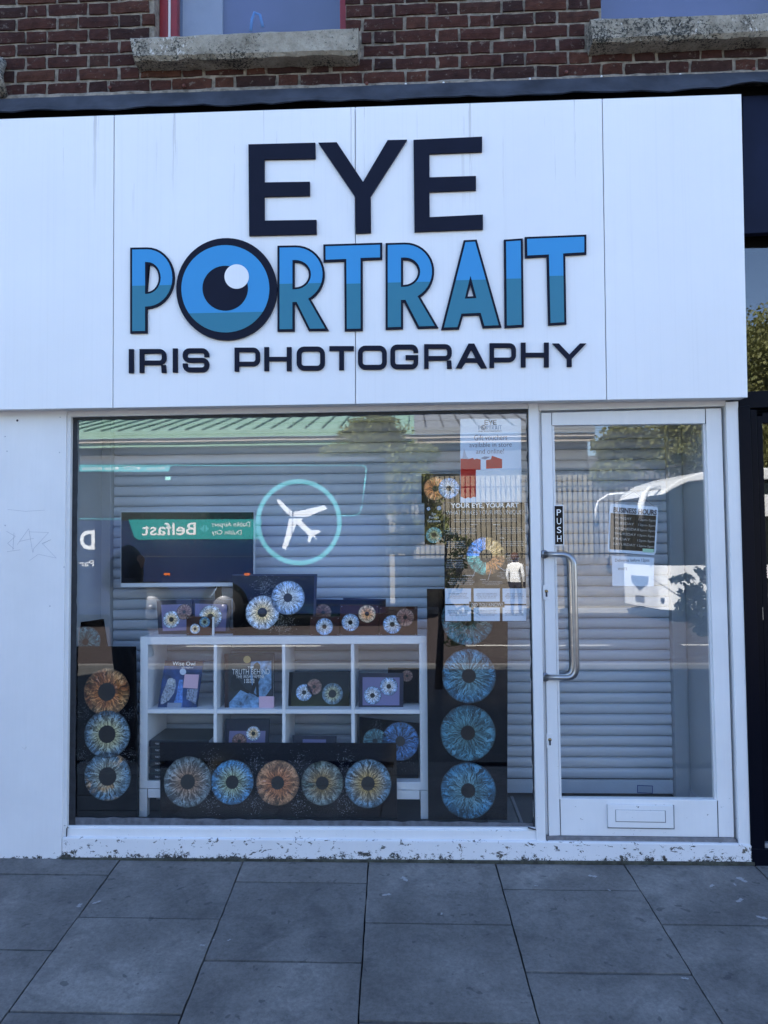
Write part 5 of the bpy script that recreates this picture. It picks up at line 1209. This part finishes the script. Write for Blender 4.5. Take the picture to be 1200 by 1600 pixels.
# ---- low wall and spear-topped railings
RL = RP(18.6); yr = RL.o.y
lw = box('low_wall', RL.hit(640, 900).x, RL.hit(1300, 900).x, yr-.3, yr+.02, G+.1, RL.hit(800, 872).z, plain('dark_stone_wall', (.16, .14, .12), .9, var=.3, nscale=5, bmp=.4)); tag(lw, 'dark stone boundary wall under the spear topped railings', 'wall')
rl = empty('railings', 'dark iron railings with spear points on the low wall', 'railings', (RL.hit(900, 900).x, yr-.14, RL.hit(800, 872).z))
irn = flat('painted_iron', (.008, .010, .014), .6, .15)
zb_, ztp, zrl = RL.hit(800, 872).z, RL.hit(800, 740).z, RL.hit(800, 760).z
sp = 8.0*RL.scale(850, 800); x = RL.hit(640, 800).x; x_end = RL.hit(1280, 800).x; first = None; cnt = 0
while x < x_end:
    if first is None:
        V = []; F = []; prof_ = [(0, .020), (zrl-zb_-.25, .020), (zrl-zb_-.12, .042), (zrl-zb_, .022), (ztp-zb_-.08, .020), (ztp-zb_, .002)]
        for z_, r_ in prof_:
            for a in range(4): V.append((r_*cos(a*pi/2+.78), r_*sin(a*pi/2+.78), z_))
        for i in range(len(prof_)-1):
            for a in range(4): F.append((i*4+a, i*4+(a+1) % 4, (i+1)*4+(a+1) % 4, (i+1)*4+a))
        o = meshobj('picket', V, F, irn, rl); first = o
    else:
        o = bpy.data.objects.new('picket', first.data); link(o); o.parent = rl; o.matrix_parent_inverse = rl.matrix_world.inverted()
    o.matrix_world = Matrix.Translation((x, yr-.14, zb_)); x += sp; cnt += 1
for z_ in (zrl, zb_+.12): box('rail', RL.hit(640, 800).x, x_end, yr-.16, yr-.12, z_-.02, z_+.02, irn, rl)
gp = box('gate_pier', RL.hit(616, 800).x, RL.hit(640, 800).x, yr-.6, yr+.1, G+.1, RL.hit(630, 868).z, stone_w); tag(gp, 'pale stone gate pier at the end of the railings', 'pier')
# ---- trees
def leafmat(nm, a, b_):
    m, nt, b = nmat(nm); b.inputs['Roughness'].default_value = .55; b.inputs['Specular IOR Level'].default_value = .3
    nt.links.new(ramp(nt, noise(nt, 4, 5, .7, pos(nt)), [(.35, a), (.65, b_)]), b.inputs['Base Color'])
    tl_n = nt.nodes.new('ShaderNodeBsdfTranslucent'); tl_n.inputs[0].default_value = (b_[0], b_[1], b_[2]*.7, 1)
    mx = nt.nodes.new('ShaderNodeMixShader'); mx.inputs[0].default_value = .35; nt.links.new(b.outputs[0], mx.inputs[1]); nt.links.new(tl_n.outputs[0], mx.inputs[2])
    nt.links.new(mx.outputs[0], nt.nodes['Material Output'].inputs[0]); return m
L1 = leafmat('pale_green_leaves', (.16, .19, .06), (.36, .36, .15)); L2 = leafmat('olive_leaves', (.08, .10, .03), (.26, .25, .10))
bark = plain('tree_bark', (.06, .05, .04), .9, var=.3, nscale=20, bmp=.5)
def leaves(nm, clumps, n, size, mat, par):
    V = []; F = []; tot = sum(c[1][0]*c[1][2] for c in clumps)
    for (c, r) in clumps:
        k_ = int(n*r[0]*r[2]/tot)
        subs = [Vector((random.gauss(0, .42), random.gauss(0, .42), random.gauss(0, .42))) for _ in range(16)]
        for _ in range(k_):
            s_ = random.choice(subs); d = Vector((s_.x+random.gauss(0, .2), s_.y+random.gauss(0, .2), s_.z+random.gauss(0, .2)))
            if d.length > 1.05: d *= 1.05/d.length*random.uniform(.9, 1)
            p = Vector((c[0]+d.x*r[0], c[1]+d.y*r[1], c[2]+d.z*r[2])); s2 = size*random.uniform(.6, 1.4)
            a = Vector((random.uniform(-1, 1), random.uniform(-1, 1), random.uniform(-1, 1))).normalized(); b = a.orthogonal().normalized()
            i = len(V); V += [p-a*s2, p+b*s2*.55, p+a*s2, p-b*s2*.55]; F.append((i, i+1, i+2, i+3))
    me = bpy.data.meshes.new(nm); me.from_pydata([tuple(v) for v in V], [], F); me.materials.append(mat)
    o = bpy.data.objects.new(nm, me); link(o); o.parent = par; o.matrix_parent_inverse = par.matrix_world.inverted(); o['kind'] = 'stuff'; return o
def tree(lbl, pl, trunkpx, base_z, clumps_px, depth, n, size, mat, limbs=5, tr=.12):
    b = pl.hit(trunkpx, 900); b.z = base_z
    t = empty('tree', lbl, 'tree', b, 'trees across the street')
    cl = []
    for (px, py, rx, ry) in clumps_px:
        q = pl.hit(px, py); s_ = pl.scale(px, py); cl.append(((q.x, q.y, q.z), (rx*s_, depth, ry*s_)))
    topc = max(c[0][2] for c in cl); cxm = sum(c[0][0] for c in cl)/len(cl)
    tube('trunk', [b, b+Vector((.04, 0, (topc-base_z)*.35)), Vector((cxm*.3+b.x*.7, b.y, base_z+(topc-base_z)*.7)), Vector((cxm*.6+b.x*.4, b.y, topc))], [tr, tr*.8, tr*.5, tr*.15], bark, t, 10)
    for i in range(limbs):
        c = random.choice(cl)[0]; st_ = b + Vector((.03, 0, (topc-base_z)*random.uniform(.35, .6)))
        e_ = Vector((c[0]+random.uniform(-.3, .3), c[1]+random.uniform(-.3, .3), c[2])); mid = st_.lerp(e_, .5)+Vector((0, 0, .15))
        tube('limb', [st_, mid, e_], [tr*.4, tr*.25, tr*.06], bark, t, 7)
    leaves('crown', cl, n, size, mat, t); return t
tree('round pale green tree rising behind the roof of the navy coach', RP(17.7), 590, G+.1, [(590, 685, 62, 34), (545, 710, 48, 20), (630, 715, 58, 28), (640, 755, 40, 34), (575, 668, 36, 16)], .9, 24000, .050, L1)
tree('slim ivy-like tree hanging over the end of the railings', RP(17.9), 640, G+.1, [(630, 775, 34, 40), (640, 825, 36, 34), (676, 800, 26, 50), (625, 850, 26, 18)], .5, 13000, .040, L1)
tree('big spreading tree with olive leaves above the white coach', RP(21.0), 1180, G+.1, [(1010, 700, 70, 46), (1080, 690, 70, 60), (960, 740, 34, 26), (1180, 620, 90, 90), (1190, 540, 70, 60), (1100, 640, 70, 50), (1290, 640, 110, 140), (975, 690, 45, 30), (1250, 740, 140, 70)], 2.0, 60000, .070, L2, 9, .28)
# roadside tree whose trunk shows in the tall board
t = tree('young roadside tree with a bare dark trunk and low yellow-green leaves', RP(6.0), 683, gz(-6), [(722, 860, 30, 26), (706, 900, 22, 30), (728, 970, 34, 24), (700, 835, 18, 16), (712, 1000, 26, 14)], .35, 900, .030, L1, 5, .055)
sb = tree('low leafy shrub branches dark against the white coach', RP(4.3), 1130, gz(-4.3), [(1090, 930, 26, 26), (1112, 890, 18, 26), (1070, 950, 22, 12), (1108, 975, 26, 20), (1066, 905, 14, 8)], .3, 1100, .035, L2, 4, .03)
sb['label'] = 'low leafy street shrub dark against the white coach reflection'; sb['category'] = 'shrub'; del sb['group']; sb.name = 'shrub'
# far houses that close the street
fb = empty('terraced_house', 'distant dark terrace closing the view behind the big olive tree', 'building', (22, -45, G))
wb = plain('grey_render', (.20, .19, .18), .85, var=.1)
box('wall', 12, 60, -52, -45, -1, 5.6, wb, fb); prism('roof', [(12, -44.6, 5.6), (12, -48.5, 7.6), (12, -52.4, 5.6)], [(60, -44.6, 5.6), (60, -48.5, 7.6), (60, -52.4, 5.6)], clad, fb)
for k in range(14):
    for z_ in (.8, 3.4): box('window', 13.5+k*3.2, 14.7+k*3.2, -45.05, -44.98, z_, z_+1.4, dglass, fb)
# ---- people
def person(lbl, base, h, yaw, mats, pose='stand', grp=None):
    """one continuous skinned figure, clothes as material zones by height, hair as a child"""
    R = Matrix.Rotation(yaw, 4, 'Z'); k = h/1.75
    J = dict(pel=(0, 0, .95), sp=(0, .01, 1.18), ch=(0, .0, 1.38), nk=(0, -.01, 1.50), hd=(0, -.02, 1.62), ht=(0, -.01, 1.70),
             hl=(-.10, 0, .90), kl=(-.11, -.02, .50), al=(-.11, .03, .09), tl=(-.12, -.13, .04), hr=(.10, 0, .90), kr=(.11, -.04, .50), ar=(.12, .0, .09), tr=(.13, -.16, .04),
             sl=(-.19, 0, 1.40), el=(-.25, .03, 1.13), wl=(-.23, -.06, .90), gl=(-.22, -.09, .80), sr=(.19, 0, 1.40), er=(.25, .03, 1.13), wr=(.23, -.06, .90), gr=(.22, -.09, .80), no=(0, -.118, 1.62))
    if pose == 'photo':
        J.update(el=(-.26, -.12, 1.22), wl=(-.10, -.34, 1.38), gl=(-.05, -.40, 1.44), er=(.26, -.12, 1.22), wr=(.10, -.34, 1.38), gr=(.05, -.40, 1.44))
    rad = dict(pel=.15, sp=.13, ch=.15, nk=.055, hd=.098, ht=.075, hl=.095, kl=.062, al=.042, tl=.035, hr=.095, kr=.062, ar=.042, tr=.035, sl=.065, el=.045, wl=.032, gl=.035, sr=.065, er=.045, wr=.032, gr=.035, no=.020)
    E_ = [('hd', 'no'), ('pel', 'sp'), ('sp', 'ch'), ('ch', 'nk'), ('nk', 'hd'), ('hd', 'ht'), ('pel', 'hl'), ('hl', 'kl'), ('kl', 'al'), ('al', 'tl'), ('pel', 'hr'), ('hr', 'kr'), ('kr', 'ar'), ('ar', 'tr'), ('ch', 'sl'), ('sl', 'el'), ('el', 'wl'), ('wl', 'gl'), ('ch', 'sr'), ('sr', 'er'), ('er', 'wr'), ('wr', 'gr')]
    wd = mats.get('wide', 1.0); rad = {a: b*(wd if a not in ('hd', 'ht', 'no', 'nk', 'al', 'tl', 'ar', 'tr') else 1) for a, b in rad.items()}; names = list(J); me = bpy.data.meshes.new('person')
    me.from_pydata([tuple(R @ Vector(J[n_])*k) for n_ in names], [(names.index(a), names.index(b)) for a, b in E_], [])
    o = bpy.data.objects.new('person', me); link(o); o.location = base
    sk = o.modifiers.new('skin', 'SKIN'); sv = me.skin_vertices[0].data
    for i, n_ in enumerate(names): sv[i].radius = (rad[n_]*k, rad[n_]*k*(.8 if n_ in ('pel', 'sp', 'ch') else 1)); sv[i].use_root = (n_ == 'pel')
    o.modifiers.new('sub', 'SUBSURF').levels = 2; o.modifiers['sub'].render_levels = 2
    m, nt, b = nmat('clothed_figure'); zz = sepz(nt, nt.nodes.new('ShaderNodeTexCoord').outputs['Object'])[2]
    c = mix(nt, math_(nt, 'GREATER_THAN', zz, .95*k), mats['legs'], mats['top']); c = mix(nt, math_(nt, 'GREATER_THAN', zz, 1.50*k), c, (.42, .24, .17)); c = mix(nt, math_(nt, 'LESS_THAN', zz, .08*k), c, (.02, .02, .02))
    nt.links.new(c, b.inputs['Base Color']); b.inputs['Roughness'].default_value = .8
    me.materials.append(m)
    # hair cap
    V = []; F = []; n_ = 14
    for a in range(7):
        for q_ in range(n_):
            ph = a/6*pi*(.62 if mats.get('long') is None else .80); r_ = .112*k*(1+.06*random.random()); V.append(R @ Vector((r_*sin(ph)*cos(2*pi*q_/n_), r_*1.08*sin(ph)*sin(2*pi*q_/n_)+.02*k, 1.635*k+r_*1.15*cos(ph)-(a*a*.006*k if mats.get('long') else 0))))
    for a in range(6):
        for q_ in range(n_): F.append((a*n_+q_, a*n_+(q_+1) % n_, (a+1)*n_+(q_+1) % n_, (a+1)*n_+q_))
    hme = bpy.data.meshes.new('hair'); hme.from_pydata([tuple(v) for v in V], [], F); hme.materials.append(flat('hair', mats['hair'], .6)); 
    hh = bpy.data.objects.new('hair', hme); link(hh); hh.parent = o
    if mats.get('long'):
        hb = tube('hair', [R @ Vector((0, .02, 1.66))*k, R @ Vector((0, .075, 1.58))*k, R @ Vector((0, .10, 1.46))*k, R @ Vector((0, .09, 1.36))*k], [.10*k, .125*k, .135*k, .08*k], hme.materials[0], None, 12); hb.parent = o
    tag(o, lbl, 'person', grp); return o
q = RP(14.9).hit(822, 900); person('pedestrian in a white shirt and dark trousers walking past the railings', (q.x, q.y-1.9, G+.0), 1.74, .6, dict(legs=(.03, .03, .05), top=(.80, .80, .80), hair=(.10, .04, .02)))
q = RP(16.2).hit(868, 900); person('pedestrian in a white top and dark skirt further along the railings', (q.x, q.y-.6, G+.0), 1.70, 2.2, dict(legs=(.02, .02, .03), top=(.75, .75, .76), hair=(.05, .03, .02)))

q = RP(2.2).hit(204, 900); person('woman with long dark hair standing beside the photographer, mirrored in the television', (q.x, q.y, gz(q.y)), 1.70, pi/2, dict(legs=(.02, .02, .03), top=(.03, .03, .04), hair=(.012, .009, .008), long=1, wide=1.3))
